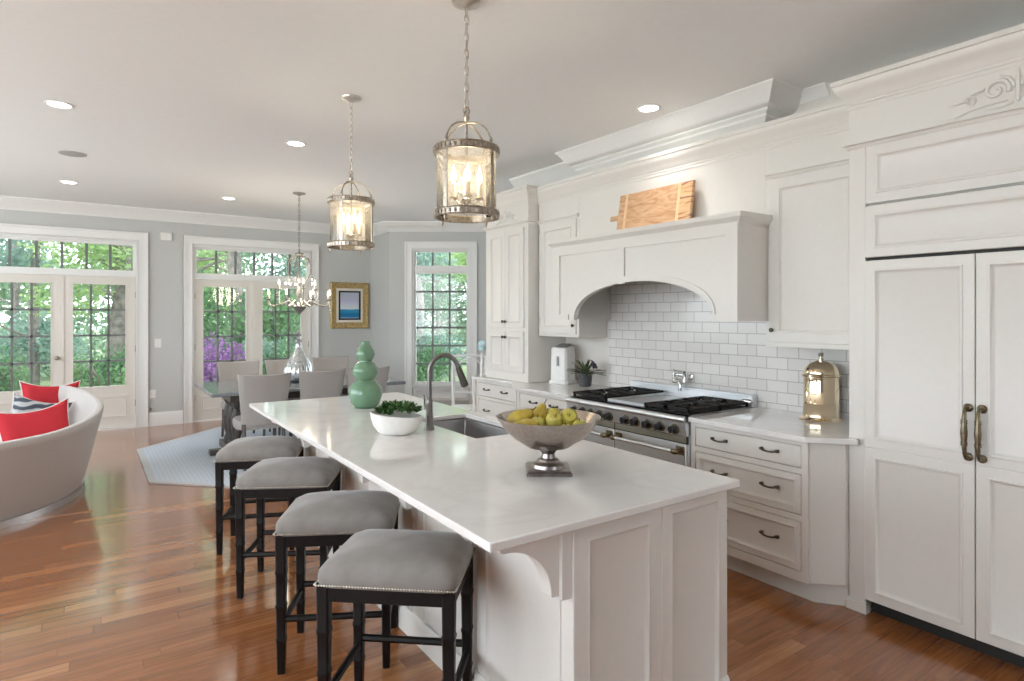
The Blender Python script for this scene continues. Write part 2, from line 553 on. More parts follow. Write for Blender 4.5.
for a, b in ((-3.2, -1.2), (3.1, 3.5), (6.1, 6.5), (9.1, 10.15)): w.box(-3.36, -3.2, a, b, 0, H)
w.box(-3.36, -3.2, -3.2, 10.15, 2.92, H); w.box(-3.36, -3.2, -3.2, 10.15, 0, .85)
struct(w.build('wall_left', M['wall'], keep=True))
w = MB()
w.box(-3.36, 1.7, -3.2, -3.04, 0, H); w.box(2.7, XR, -3.2, -3.04, 0, H); w.box(1.7, 2.7, -3.2, -3.04, 0, 1.3); w.box(1.7, 2.7, -3.2, -3.04, 2.7, H)  # unseen wall; opening added to light the hood side from behind
struct(w.build('wall_back', M['wall'], keep=True))

# crown mouldings and baseboards
CR = [(0, 2.895), (.018, 2.895), (.022, 2.915), (.035, 2.93), (.075, 2.985), (.10, 3.0), (.108, 3.02), (.125, 3.03), (.125, H), (0, H)]
m = MB(); m.sweep(CR, [(-3.2, YF), (3.985, YF), (3.974, 9.15), tuple((OB + UB * 4.5).xy)])
struct(m.build('trim_1', M['trim'], keep=True), 'white crown moulding above the far wall', 'moulding')
m = MB(); m.sweep([(o * .45, H - (H - z) * .5) for o, z in CR], [(XR, 2.40), (XR, 2.06)]); struct(m.build('trim_2', M['trim'], keep=True))
m = MB(); m.sweep(CR, [(XR, 5.5), (XR, 4.2)]); struct(m.build('trim_3', M['trim'], keep=True))
# stepped ceiling cornice above the hood
CS = [(0, 2.70), (.03, 2.70), (.03, 2.82), (.045, 2.826), (.045, 2.842), (.052, 2.848), (.072, 2.872), (.078, 2.876), (.078, 2.892), (.098, 2.905), (.104, 2.91), (.104, 2.922), (.125, 2.93), (.145, 2.95), (.175, 3.0), (.205, 3.035), (.212, 3.04), (.212, H), (0, H)]
m = MB(); m.sweep([(o, z) for o, z in CS], [(XR, 4.17), (3.74, 4.17), (3.74, 2.42), (XR, 2.42)])
m.box(3.7405, XR - .001, 2.4205, 4.1695, 2.7005, H - .0005)
struct(m.build('trim_4', M['trim'], keep=True), 'deep stepped white cornice dropped from ceiling above the hood', 'moulding')
BBp = [(0, 0), (.016, 0), (.016, .15), (.012, .175), (.005, .19), (0, .19)]
def base(name, path):
    m = MB(); m.sweep(BBp, path); return struct(m.build(name, M['trim'], keep=True))
base('baseboard_far', [(D1 + HW + .12, YF), (D2 - HW - .12, YF)])
base('baseboard_far_right', [(D2 + HW + .12, YF), (3.985, YF), (3.974, 9.15), tuple((OB + UB * .25).xy)])
base('baseboard_far_left', [(-3.2, YF), (D1 - HW - .12, YF)])
base('baseboard_bay', [tuple((OB + UB * 1.41).xy), tuple((OB + UB * 4.4).xy)])


# ------------------------------------------------------------------ glazed doors and window
def lattice(mb, F, u0, u1, z0, z1, nc, nr, wd=.02, n0=-.075, n1=-.045):
    for i in range(1, nc):
        u = u0 + (u1 - u0) * i / nc; mb.fbox(F, u - wd / 2, u + wd / 2, z0, z1, n0, n1)
    for j in range(1, nr):
        z = z0 + (z1 - z0) * j / nr; mb.fbox(F, u0, u1, z - wd / 2, z + wd / 2, n0, n1)


def frame4(mb, F, u0, u1, z0, z1, wl, wr, wb, wt, n0, n1):
    mb.fbox(F, u0, u0 + wl, z0, z1, n0, n1); mb.fbox(F, u1 - wr, u1, z0, z1, n0, n1)
    mb.fbox(F, u0 + wl, u1 - wr, z0, z0 + wb, n0, n1); mb.fbox(F, u0 + wl, u1 - wr, z1 - wt, z1, n0, n1)


def casing(mb, F, u0, u1, z0, z1, bottom=False):
    c = .115
    for a, b, n in ((0, c, .018), (c - .028, c, .034), (.0, .018, .026)):
        mb.fbox(F, u0 - b, u0 - a, z0, z1 + b, 0, n); mb.fbox(F, u1 + a, u1 + b, z0, z1 + b, 0, n)
        mb.fbox(F, u0 - a, u1 + a, z1 + a, z1 + b, 0, n)


def french(name, cx, zg0, label):
    F = FX(cx)
    T = struct(thing(name, label, 'door', (cx, YF, 0)))
    m = MB(); casing(m, F, -HW, HW, 0, TOPZ); m.build('casing', M['trim'], T)
    m = MB(); frame4(m, F, -HW, HW, 0, TOPZ, .03, .03, .018, .04, -.14, 0)
    m.fbox(F, -HW + .03, HW - .03, 2.095, 2.15, -.14, -.01); m.build('jamb', M['trim'], T)
    m = MB(); frame4(m, F, -HW + .03, HW - .03, 2.15, TOPZ - .04, .03, .03, .03, .03, -.09, -.03)
    tr = m.build('transom_sash', M['trim'], T)
    m = MB(); lattice(m, F, -HW + .06, HW - .06, 2.18, 2.53, 6, 1, .030); m.build('muntin', M['muntin'], tr)
    bx_ = MB(); bx_.fbox(F, -HW + .06, HW - .06, 2.18, 2.53, -.062, -.058); bx_.build('pane', M['glass'], tr)
    for s, u0, u1 in ((-1, -HW + .032, -.001), (1, .001, HW - .032)):
        m = MB(); gs = .105
        g0, g1 = u0 + gs, u1 - gs
        frame4(m, F, u0, u1, .02, 2.09, gs, gs, zg0 - .02, 2.09 - 1.995, -.085, -.04)
        m.panel(F, g0 - .03, .14, g1 - g0 + .06, zg0 - .24, t=.006, st=.03, dep=.01, n0=-.04)
        for q in ((g0, g0 + .014), (g1 - .014, g1)): m.fbox(F, *q, zg0, 1.995, -.08, -.034)
        for q in ((zg0, zg0 + .014), (1.981, 1.995)): m.fbox(F, g0, g1, *q, -.08, -.034)
        lf = m.build('door_leaf', M['doorp'], T)
        m = MB(); lattice(m, F, g0 + .012, g1 - .012, zg0 + .012, 1.985, 3, 4, .026); m.build('muntin', M['muntin'], lf)
        m = MB(); m.fbox(F, g0 + .01, g1 - .01, zg0 + .01, 1.985, -.064, -.06); m.build('pane', M['glass'], lf)
        if s == 1: m = MB(); m.fbox(F, -.022, .022, .02, 2.09, -.04, -.03); m.build('astragal', M['doorp'], lf)
        if s == -1 and name == 'door_1':
            m = MB(); P = V3((cx - .055, YF + .035, 1.0))
            m.ball(P, (.028, .01, .028))
            m.tube([P, P + V3((0, -.04, 0))], .009); m.ball(P + V3((0, -.055, 0)), .026); m.build('door_knob', M['antique'], lf)
        ue = u1 if s == 1 else u0
        for z in (.3, 1.05, 1.8): m = MB(); m.fbox(F, ue - .008, ue + .012, z, z + .09, -.045, -.03); m.build('hinge', M['antique'], lf)
    return T


french('door_1', D1, .58, 'pair of glazed doors with transom behind the curved sofa')
french('door_2', D2, .49, 'pair of glazed doors with transom behind the dining table')
T = struct(thing('window_1', 'tall narrow divided window in the angled bay wall', 'window', tuple(OB + UB * .83)))
m = MB(); casing(m, FB, WU0, WU1, WZ0 - .43, WZ1)
m.fbox(FB, WU0 - .02, WU1 + .02, WZ0 - .03, WZ0 + .012, -.02, .045)
m.panel(FB, WU0 + .02, .2, WU1 - WU0 - .04, .2, t=.012, st=.03); m.build('casing', M['trim'], T)
m = MB(); frame4(m, FB, WU0, WU1, WZ0, WZ1, .03, .03, .03, .03, -.14, 0); m.fbox(FB, WU0, WU1, 2.25, 2.34, -.14, -.015); m.build('window_frame', M['trim'], T)
m = MB(); frame4(m, FB, WU0 + .03, WU1 - .03, .47, 2.25, .025, .025, .025, .02, -.09, -.04); sa = m.build('sash', M['trim'], T)
m = MB(); lattice(m, FB, WU0 + .055, WU1 - .055, .495, 2.23, 3, 6, .030); m.build('muntin', M['muntin'], sa)
m = MB(); m.fbox(FB, WU0 + .05, WU1 - .05, .49, 2.235, -.064, -.06); m.build('pane', M['glass'], sa)
m = MB(); frame4(m, FB, WU0 + .03, WU1 - .03, 2.34, 2.59, .025, .025, .016, .018, -.09, -.04); sa = m.build('transom_sash', M['trim'], T)
m = MB(); lattice(m, FB, WU0 + .055, WU1 - .055, 2.356, 2.572, 3, 1, .030); m.build('muntin', M['muntin'], sa)
m = MB(); m.fbox(FB, WU0 + .05, WU1 - .05, 2.35, 2.575, -.064, -.06); m.build('pane', M['glass'], sa)

# ------------------------------------------------------------------ cabinets on the range wall
def FC(x, y): return (V3((x, y, 0)), V3((0, -1, 0)), V3((-1, 0, 0)))   # front faces -X, u runs toward -Y


def bin_pull(P, length=.1):
    m = MB(); P = V3(P); a = length / 2
    m.tube([P + V3((0, a, .004)), P + V3((-.018, a * .9, .002)), P + V3((-.026, a * .5, -.003)), P + V3((-.027, 0, -.005)), P + V3((-.026, -a * .5, -.003)), P + V3((-.018, -a * .9, .002)), P + V3((0, -a, .004))],
           [.008, .007, .006, .005, .006, .007, .008], 8)
    for s in (-1, 1): m.ball(P + V3((-.012, s * a * .95, .002)), (.010, .015, .010), 10, 6)
    return m


def round_knob(P, r=.016):
    m = MB(); P = V3(P)
    L = []
    for q, d in ((.006, 0), (.006, .012), (r, .016), (r, .024), (r * .6, .029)):
        L.append([P + V3((-d, q * math.cos(2 * math.pi * i / 14), q * math.sin(2 * math.pi * i / 14))) for i in range(14)])
    m.loops(L); return m


CABCR = [(-.02, 0), (.006, 0), (.006, .018), (.010, .022), (.010, .034), (.016, .04), (.020, .058), (.034, .078), (.050, .098), (.056, .112), (.058, .128), (.066, .132), (.066, .155), (-.02, .155)]
def crown(z, prof=CABCR): return [(o, z + q) for o, q in prof]
LEDGE = [(-.01, 0), (.008, .0), (.014, .014), (.026, .02), (.026, .034), (-.01, .034)]


def scroll_onlay(F, uc, zc, w, h, n=.0, k=1.0):
    """carved acanthus scroll built of tapering curls"""
    m = MB(); kk = k; P = lambda u, z, nn=.006: F[0] + F[1] * (uc + u) + F[2] * (n + nn) + V3((0, 0, zc + z))
    for s in (-1, 1):
        def curl(x, z, r0, turns, a0, dirn, rad):
            pts = []; rs = []
            N = int(16 * turns) + 6
            for i in range(N):
                k = i / (N - 1); a = a0 + dirn * turns * 2 * math.pi * k; r = r0 * (1 - .85 * k)
                pts.append(P(s * (x + r * math.cos(a)), z + r * math.sin(a))); rs.append(rad * kk * (1 - .5 * k))
            m.tube(pts, rs, 6)
        m.tube([P(s * w * .5, -h * .36), P(s * w * .47, -h * .42), P(s * w * .40, -h * .42), P(s * w * .3, -h * .28), P(s * w * .2, -h * .24), P(s * w * .06, -h * .22)], [.003, .006, .007, .007, .006, .005], 6)
        curl(w * .13, h * .10, h * .30, 1.3, R(200), -1, .008)
        curl(w * .29, -h * .06, h * .17, 1.1, R(20), 1, .006)
        m.tube([P(s * w * .30, h * .02), P(s * w * .36, -h * .02), P(s * w * .42, -h * .02)], [.008, .006, .002], 6)
        m.tube([P(s * w * .20, h * .2), P(s * w * .27, h * .16), P(s * w * .34, h * .03)], [.008, .007, .002], 6)
        m.tube([P(s * w * .03, -h * .3), P(s * w * .1, -h * .36), P(s * w * .2, -h * .36)], [.007, .006, .002], 6)
        m.tube([P(s * w * .02, h * .1), P(s * w * .05, h * .35), P(s * w * .11, h * .5)], [.008, .007, .002], 6)
    m.tube([P(0, -h * .3), P(0, h * .1), P(0, h * .55)], [.006, .012, .003], 6)
    for k in (-.15, .05, .25): m.ball(P(0, h * k, .004), (.006, .016, .018), 8, 6)
    return m


# refrigerator and its surround -----------------------------------------------------------
XF = 3.35
Y0, Y1 = 1.657, .12
T = thing('refrigerator_surround', 'white panelled surround with carved scroll above the refrigerator', 'cabinet', (3.6, .9, 0))
m = MB()
m.box(XF, XR - .002, 1.572, Y0, 0, 2.62)
m.box(XF, XR - .002, Y1, .33, 0, 2.62)
m.box(XF + .02, XR - .002, .33, 1.572, 2.14, 2.62)
m.box(XF - .012, XF + .04, 1.565, Y0 + .012, 0, .045); m.box(XF - .006, XF + .02, 1.568, Y0 + .006, .045, .06)
m.build('carcass', M['cab'], T, bevel=.002)
F = FC(XF, 1.572)
m = MB(); m.panel(F, 0, 2.145, 1.24, .305, t=.02, st=.05, n0=-.02); m.build('header_panel', M['cab'], T)
m = MB(); m.box(XF - .001, XF + .03, Y1 + .002, Y0 + .0012, 2.45, 2.66); m.build('frieze', M['cab'], T)
m = MB(); m.sweep([(o, 2.445 + z) for o, z in LEDGE], [(XR - .01, Y0), (XF, Y0), (XF, Y1)]); m.build('frieze_ledge', M['cab'], T)
m = MB(); m.sweep(crown(2.655), [(XR - .01, Y0), (XF, Y0), (XF, Y1)]); m.box(XF + .004, XR - .012, Y1 + .004, Y0 - .004, 2.64, 2.80); m.build('crown', M['cab'], T)
scroll_onlay(FC(XF - .001, .93), 0, 2.553, .62, .17, k=1.5).build('carved_onlay', M['cab'], T)

T = thing('refrigerator', 'built-in refrigerator behind two tall white panelled doors', 'refrigerator', (3.6, .95, 0))
m = MB(); m.box(XF + .01, XR - .01, .335, 1.567, .07, 2.13); m.build('body', M['toe'], T)
m = MB(); m.box(XF + .06, XR - .01, .335, 1.567, 0, .09); m.box(XF + .05, XF + .06, .335, 1.567, .02, .085); m.build('toe_grille', M['toe'], T)
m = MB(); m.panel(F, .004, 1.863, 1.232, .268, t=.022, st=.045); m.build('grille_panel', M['cab'], T)
for nm, u0, ww, hy in (('l', .004, .482, 1.084 + .025), ('r', .49, .746, 1.084 - .028)):
    m = MB()
    m.panel(F, u0, .88, ww, .966, t=.022, st=.045); m.panel(F, u0, .085, ww, .795, t=.022, st=.045)
    d = m.build('door', M['cab'], T)
    m = MB(); x = XF - .022
    zs = [(1.14, 0), (1.142, -.03), (1.125, -.048), (1.09, -.054), (1.03, -.056), (.97, -.054), (.93, -.048), (.912, -.03), (.914, 0)]
    m.tube([(x + q, hy, z) for z, q in zs], [.009, .009, .008, .010, .015, .010, .008, .009, .009], 10)
    for z in (1.14, .914): m.ball((x - .004, hy, z), (.010, .020, .020), 12, 8)
    for z in (1.085, 1.075, .975, .985): m.lathe([(.014, z - .003), (.014, z + .003)], (x - .055, hy, 0), 12)
    m.build('handle', M['brass'], d)

# upper cabinets ----------------------------------------------------------------------------
XU = 3.58
T = thing('over_hood_panelling', 'flat white panelling with crown above the range hood', 'panelling', (3.75, 3.2, 2.2))
m = MB(); m.box(XU + .0125, XR - .002, 2.29, 4.105, 2.16, 2.66)
m.panel(FC(XU + .012, 4.105), 0, 2.16, 1.815, .48, t=.0118, st=.045, bead=False, dep=.008)
m.build('panel_board', M['cab'], T)
m = MB(); m.sweep([(o * .95, 2.625 + z * 1.0) for o, z in CABCR], [(XU, 4.70), (XU, 1.66)]); m.build('crown', M['cab'], T)
m = MB(); m.box(XU + .02, XR - .002, 1.66, 4.70, 2.66, 2.775); m.build('top_board', M['cab'], T)


def upper(label, ya, yb, hinge_left, knob_y):
    T = thing('upper_cabinet', label, 'cabinet', ((XU + XR) / 2, (ya + yb) / 2, 1.365))
    m = MB(); m.box(XU, XR - .002, yb, ya, 1.365, 2.64); m.box(XU - .006, XU, yb, ya, 1.365, 1.385)
    m.build('carcass', M['cab'], T, bevel=.002)
    F = FC(XU, ya)
    w_ = ya - yb
    m = MB(); m.panel(F, .03, 1.395, w_ - .06, 1.03, t=.018, st=.06, n0=-.004)
    d = m.build('door', M['cab'], T)
    round_knob((XU - .014, knob_y, 1.47), .014).build('knob', M['bronze'], d)
    yh = ya - .024 if hinge_left else yb + .024
    for z in (1.48, 1.9, 2.33): m = MB(); m.box(XU - .018, XU - .002, yh - .005, yh + .005, z, z + .07); m.build('hinge', M['steel'], d)
    m = MB(); m.sweep([(o, 2.432 + z) for o, z in LEDGE], [(XU, ya), (XU, yb)]); m.build('ledge_moulding', M['cab'], T)
    return T


upper('white upper cabinet beside the refrigerator surround, over the brass canister', 2.29, 1.662, False, 2.235)
upper('narrow white upper cabinet between the tall hutch and the range hood', 4.69, 4.105, True, 4.16)

# hood -----------------------------------------------------------------------------------
XH = 3.27
T = thing('range_hood', 'white mantel style range hood with arched opening above the range', 'range hood', (3.6, 3.18, 1.55))
hy0, hy1 = 2.275, 4.075
F = FC(XH, hy1)
m = MB()
yc = (hy0 + hy1) / 2
zb, zt, sp_ = 1.525, 2.135, 1.36
N = 28
arch = []
for i in range(N + 1):
    a = math.pi - math.pi * i / N
    arch.append((yc - .055 + math.cos(a) * sp_ / 2, zb + max(0, math.sin(a)) ** .9 * .285))
ys = [p[0] for p in arch]
P = lambda y, z, n: V3((XH - n, y, z))
# front board as vertical strips between arch and top
full = [(hy0, zb)] + sorted(arch, key=lambda p: p[0]) + [(hy1, zb)]
fr0 = [P(y, z, 0) for y, z in full] + [P(hy1, zt, 0), P(hy0, zt, 0)]
top = []
for (ya, za), (yb, zb2) in zip(full[:-1], full[1:]):
    if yb - ya < 1e-6: continue
    m.hexa([(XH, ya, za), (XH + .03, ya, za), (XH + .03, yb, zb2), (XH, yb, zb2), (XH, ya, zt), (XH + .03, ya, zt), (XH + .03, yb, zt), (XH, yb, zt)])
# raised border frame on the front: stiles, top rail, centre stile, arch band
for a, b in ((hy0, hy0 + .09), (hy1 - .09, hy1)): m.box(XH - .014, XH - .0002, a, b, zb, zt)
m.box(XH - .0138, XH - .0002, hy0 + .09, hy1 - .09, zt - .075, zt)
m.box(XH - .0136, XH - .0002, yc + .06, yc + .12, zb + .27, zt - .0752)
for (ya, za), (yb, zb2) in zip(sorted(arch)[:-1], sorted(arch)[1:]):
    if yb - ya < 1e-6: continue
    k = .045
    x0_, x1_ = XH - .0142, XH - .0002; m.hexa([(x0_, ya, za), (x1_, ya, za), (x1_, yb, zb2), (x0_, yb, zb2), (x0_, ya, za + k), (x1_, ya, za + k), (x1_, yb, zb2 + k), (x0_, yb, zb2 + k)])
m.box(XH - .0134, XH - .0002, hy0 + .09, hy0 + .2, zb + .0002, zb + .045); m.box(XH - .0134, XH - .0002, hy1 - .2, hy1 - .09, zb + .0002, zb + .045)
m.build('front_board', M['cab'], T)
m = MB(); m.box(XH + .0305, XR - .012, hy0, hy0 + .03, zb, zt); m.build('side_board', M['cab'], T)
m = MB(); m.box(XH + .0305, XR - .012, hy1 - .03, hy1, zb, zt); m.build('side_board', M['cab'], T)
m = MB(); m.box(XH + .03, XR - .012, hy0 + .03, hy1 - .03, 1.90, 1.93); m.build('liner', M['greyp'], T)
m = MB()
SH = [(-.01, 2.125), (.005, 2.125), (.010, 2.14), (.03, 2.155), (.038, 2.165), (.038, 2.195), (-.01, 2.195)]
m.sweep(SH, [(XU - .002, hy1), (XH, hy1), (XH, hy0), (XU - .002, hy0)]); m.box(XH + .012, XU + .011, hy0 + .012, hy1 - .012, 2.136, 2.194)
m.build('mantel_shelf', M['cab'], T)

# hutch ------------------------------------------------------------------------------------
XP = 3.46
hy0, hy1 = 4.70, 5.45
T = thing('hutch_cabinet', 'tall white hutch cabinet with carved scroll standing on the counter', 'cabinet', (3.69, 5.07, .914))
m = MB(); m.box(XP, XR - .002, hy0, hy1, .916, 2.65); m.build('carcass', M['cab'], T, bevel=.002)
F = FC(XP, hy1)
dw = (hy1 - hy0 - .12) / 2
for zz, hh, kz in ((1.44, .97, 1.50), (1.0, .405, 1.345)):
    for k in (0, 1):
        u0 = .06 + k * dw
        m = MB(); m.panel(F, u0 + .002, zz, dw - .004, hh, t=.018, st=.05, n0=-.004); d = m.build('door', M['cab'], T)
        round_knob((XP - .014, hy1 - .06 - dw + (.022 if k == 0 else -.022), kz), .015).build('knob', M['bronze'], d)
        uh = u0 if k == 0 else u0 + dw
        for z in (zz + .08, zz + hh - .15): m = MB(); m.fbox(F, uh - .005, uh + .006, z, z + .07, 0, .017); m.build('hinge', M['steel'], d)
m = MB(); m.sweep([(o, 2.44 + z) for o, z in LEDGE], [(XR - .01, hy1), (XP, hy1), (XP, hy0), (XR - .01, hy0)]); m.build('ledge_moulding', M['cab'], T)
m = MB(); m.sweep(crown(2.635), [(XR - .01, hy1), (XP, hy1), (XP, hy0), (XR - .01, hy0)]); m.box(XP + .004, XR - .012, hy0 + .004, hy1 - .004, 2.637, 2.784); m.build('crown', M['cab'], T)
scroll_onlay(FC(XP, 5.075), 0, 2.54, .42, .13, k=1.2).build('carved_onlay', M['cab'], T)


# base cabinets ----------------------------------------------------------------------------
def prismz(m, pts, z0, z1): m.prism([(x, y, z0) for x, y in pts], (0, 0, z1 - z0))


def faceframe(T, F, u0, u1, z0, z1, wins, n=.022):
    m = MB(); a = min(w_[0] for w_ in wins); b = max(w_[0] + w_[2] for w_ in wins)
    m.fbox(F, u0, a, z0, z1, .0003, n); m.fbox(F, b, u1, z0, z1, .0003, n)
    zs = sorted((w_[1], w_[1] + w_[3]) for w_ in wins); lo = z0
    for p, q in zs: m.fbox(F, a, b, lo, p, .0003, n); lo = q
    m.fbox(F, a, b, lo, z1, .0003, n)
    return m.build('face_frame', M['cab'], T)


def drawer(T, F, u0, z0, w, h, pulls, flat=False):
    g = .0045; u0 += g; z0 += g; w -= 2 * g; h -= 2 * g
    m = MB(); m.panel(F, u0, z0, w, h, t=.0205, st=(0 if flat else .028), dep=.012, n0=.0004)
    d = m.build('drawer', M['cab'], T)
    for p in pulls:
        P = F[0] + F[1] * (u0 + w * p) + F[2] * .021 + V3((0, 0, z0 + h * .55))
        bin_pull(P).build('drawer_pull', M['bronze'], d)


CF = 3.198
T = thing('drawer_cabinet', 'white three drawer base cabinet with angled end beside the refrigerator', 'cabinet', (3.5, 2.1, 0))
m = MB()
prismz(m, [(CF, 2.562), (XR - .002, 2.562), (XR - .002, 1.66), (3.345, 1.66), (3.32, 1.66), (CF, 1.785)], .12, .882)
m.build('carcass', M['cab'], T, bevel=.003)
m = MB(); prismz(m, [(CF + .06, 2.562), (XR - .01, 2.562), (XR - .01, 1.665), (3.36, 1.665), (CF + .06, 1.80)], 0, .12); m.build('plinth', M['cab'], T)
F = FC(CF, 2.562)
faceframe(T, F, 0, .775, .12, .882, [(.035, .733, .705, .125), (.035, .478, .705, .225), (.035, .172, .705, .275)])
drawer(T, F, .035, .733, .705, .125, (.26, .74), True)
drawer(T, F, .035, .478, .705, .225, (.26, .74))
drawer(T, F, .035, .172, .705, .275, (.26, .74))
T = thing('range_side_cabinet', 'white base cabinet of drawers between range and hutch base', 'cabinet', (3.5, 4.2, 0))
CL = 3.25
m = MB(); prismz(m, [(CL, 4.56), (XR - .002, 4.56), (XR - .002, 3.76), (CL, 3.76)], .12, .882); m.build('carcass', M['cab'], T, bevel=.003)
m = MB(); prismz(m, [(CL + .06, 4.56), (XR - .01, 4.56), (XR - .01, 3.76), (CL + .06, 3.76)], 0, .12); m.build('plinth', M['cab'], T)
F = FC(CL, 4.56)
faceframe(T, F, 0, .80, .12, .882, [(.04, .72, .72, .14), (.04, .45, .72, .24), (.04, .16, .72, .26)])
drawer(T, F, .04, .72, .72, .14, (.3, .7), True)
drawer(T, F, .04, .45, .72, .24, (.3, .7)); drawer(T, F, .04, .16, .72, .26, (.3, .7))
T = thing('hutch_base_cabinet', 'white base cabinet with pairs of drawer pulls under the tall hutch', 'cabinet', (3.6, 5.1, 0))
m = MB(); prismz(m, [(3.412, 5.56), (XR - .002, 5.56), (XR - .002, 4.565), (3.28, 4.565), (3.412, 4.80)], .12, .882); m.build('carcass', M['cab'], T, bevel=.003)
m = MB(); prismz(m, [(3.45, 5.56), (XR - .01, 5.56), (XR - .01, 4.565), (3.33, 4.565), (3.46, 4.85)], 0, .12); m.build('plinth', M['cab'], T)
m = MB(); m.lathe([(.022, 0), (.022, .06), (.03, .08), (.02, .1), (.026, .3), (.022, .55), (.03, .58), (.03, .60), (.02, .62), (.024, .70), (.03, .72), (.03, .882)], (3.385, 5.555, 0), 14); m.build('turned_post', M['cab'], T)
F = FC(3.412, 5.53)
faceframe(T, F, 0, .73, .12, .882, [(.03, .72, .68, .14), (.03, .45, .68, .24), (.03, .16, .68, .26)])
for z, h in ((.72, .14), (.45, .24), (.16, .26)): drawer(T, F, .03, z, .68, h, (.26, .74), True)

# counters
def slab(name, pts, label, z0=.884, z1=.914):
    m = MB(); prismz(m, pts, z0, z1); return tag(m.build(name, M['quartz'], bevel=.004), label, 'countertop')


slab('countertop', [(3.15, 2.562), (XR - .003, 2.562), (XR - .003, 1.662), (3.349, 1.662), (3.345, 1.605), (3.31, 1.59), (3.135, 1.785)], 'white quartz countertop with clipped corner under the brass canister')
slab('countertop', [(3.20, 4.58), (3.37, 4.86), (3.37, 5.60), (XR - .003, 5.60), (XR - .003, 3.752), (3.20, 3.752)], 'white quartz countertop left of the range, under the hutch')

# backsplash tile
m = MB(); m.box(XR - .011, XR - .001, 1.66, 4.075, .916, 2.0)
struct(m.build('backsplash_tile', M['tile'], keep=True), 'white subway tile backsplash behind the range', 'backsplash')

# ------------------------------------------------------------------ range
T = thing('range_cooker', 'wide stainless steel range with black grates under the arched hood', 'range', (3.5, 3.155, 0))
ry0, ry1 = 2.568, 3.745
m = MB(); m.box(3.17, XR - .02, ry0, ry1, .12, .90); m.build('body', M['steel'], T, bevel=.003)
for x in (3.25, 3.8):
    for y in (ry0 + .08, ry1 - .08): m = MB(); m.lathe([(.02, 0), (.02, .12)], (x, y, 0), 12); m.build('foot', M['steel'], T)
m = MB(); m.box(3.13, XR - .06, ry0, ry1, .90, .916)
m.tube([(3.135, ry0, .895), (3.135, ry1, .895)], .021, 14); m.box(3.135, 3.2, ry0, ry1, .874, .916); m.build('cooktop', M['steel'], T)
m = MB(); m.prism([(3.13, ry0, .876), (3.2, ry0, .876), (3.2, ry0, .787), (3.145, ry0, .787)], (0, ry1 - ry0, 0)); m.build('control_panel', M['steel'], T)
ky = [3.64, 3.545, 3.455, 3.36, 3.26, 3.09, 2.995, 2.885, 2.775, 2.655]
for y in ky:
    P = V3((3.14, y, .826)); k = MB()
    def ring(rs, m_):
        m_.loops([[P + V3((-d, r * math.cos(2 * math.pi * i / 20), r * math.sin(2 * math.pi * i / 20))) for i in range(20)] for r, d in rs])
    ring([(.034, -.004), (.034, .008), (.030, .013), (.020, .013)], k)
    kn = k.build('knob_bezel', M['brass'], T)
    k = MB(); ring([(.026, .012), (.027, .03), (.023, .036), (.022, .05), (.012, .052)], k); k.box(P.x - .058, P.x - .045, P.y - .005, P.y + .005, P.z - .022, P.z + .022)
    k.build('knob', M['black'], kn)
split = 3.22
F = FC(3.17, ry1)
for nm, a, b in (('small', split + .004, ry1 - .006), ('large', ry0 + .006, split - .004)):
    m = MB(); m.box(3.145, 3.17, a, b, .17, .736)
    d = m.build('oven_door', M['steel'], T, bevel=.004)
    m = MB(); m.box(3.150, 3.17, a, b, .742, .783); m.build('glint_strip', M['green_glint'], d)
    m = MB(); m.tube([(3.085, a + .03, .692), (3.085, b - .03, .692)], .012, 12); hd = m.build('handle', M['steel'], d)
    for y in (a + .045, b - .045):
        m = MB()
        m.tube([(3.147, y, .692), (3.10, y, .692)], .016, 10); m.ball((3.086, y, .692), (.019, .034, .019), 12, 8); m.box(3.138, 3.146, y - .03, y + .03, .665, .72)
        m.build('handle_bracket', M['brass'], hd)
    m = MB(); m.box(3.141, 3.146, a + .09, b - .09, .30, .53); m.build('oven_window', M['black'], d)
m = MB(); m.box(3.155, 3.165, ry0, ry1, .735, .787); m.box(3.15, 3.165, split - .004, split + .004, .17, .787); m.build('gap_shade_strip', M['toe'], T)  # dark strips drawn in as the shade between the oven fronts
m = MB(); m.box(3.19, XR - .05, ry0, ry1, .12, .165); m.build('kick_plate', M['toe'], T)
m = MB(); m.box(XR - .075, XR - .013, ry0, ry1, .90, .99); m.box(XR - .085, XR - .013, ry0, ry1, .985, 1.003); m.build('backguard', M['steel'], T, bevel=.003)
def grate(y0, y1):
    m = MB(); x0, x1 = 3.20, 3.82; z = .955
    for xa, xb in ((x0, (x0 + x1) / 2 - .006), ((x0 + x1) / 2 + .006, x1)):
        r = .009
        for a, b in (((xa, y0), (xb, y0)), ((xb, y0), (xb, y1)), ((xb, y1), (xa, y1)), ((xa, y1), (xa, y0))):
            m.box(min(a[0], b[0]) - r, max(a[0], b[0]) + r, min(a[1], b[1]) - r, max(a[1], b[1]) + r, z - .018, z)
        cx, cy = (xa + xb) / 2, (y0 + y1) / 2
        for k in range(8):
            an = k * math.pi / 4; dx, dy = math.cos(an), math.sin(an)
            L = min((xb - xa) / 2 / max(abs(dx), 1e-3), (y1 - y0) / 2 / max(abs(dy), 1e-3))
            p0 = V3((cx + dx * .045, cy + dy * .045, z - .006)); p1 = V3((cx + dx * L, cy + dy * L, z - .006))
            m.tube([p0, p1], .010, 6)
        for px in (xa, xb):
            for py in (y0, y1): m.box(px - .008, px + .008, py - .008, py + .008, .915, z)
    return m
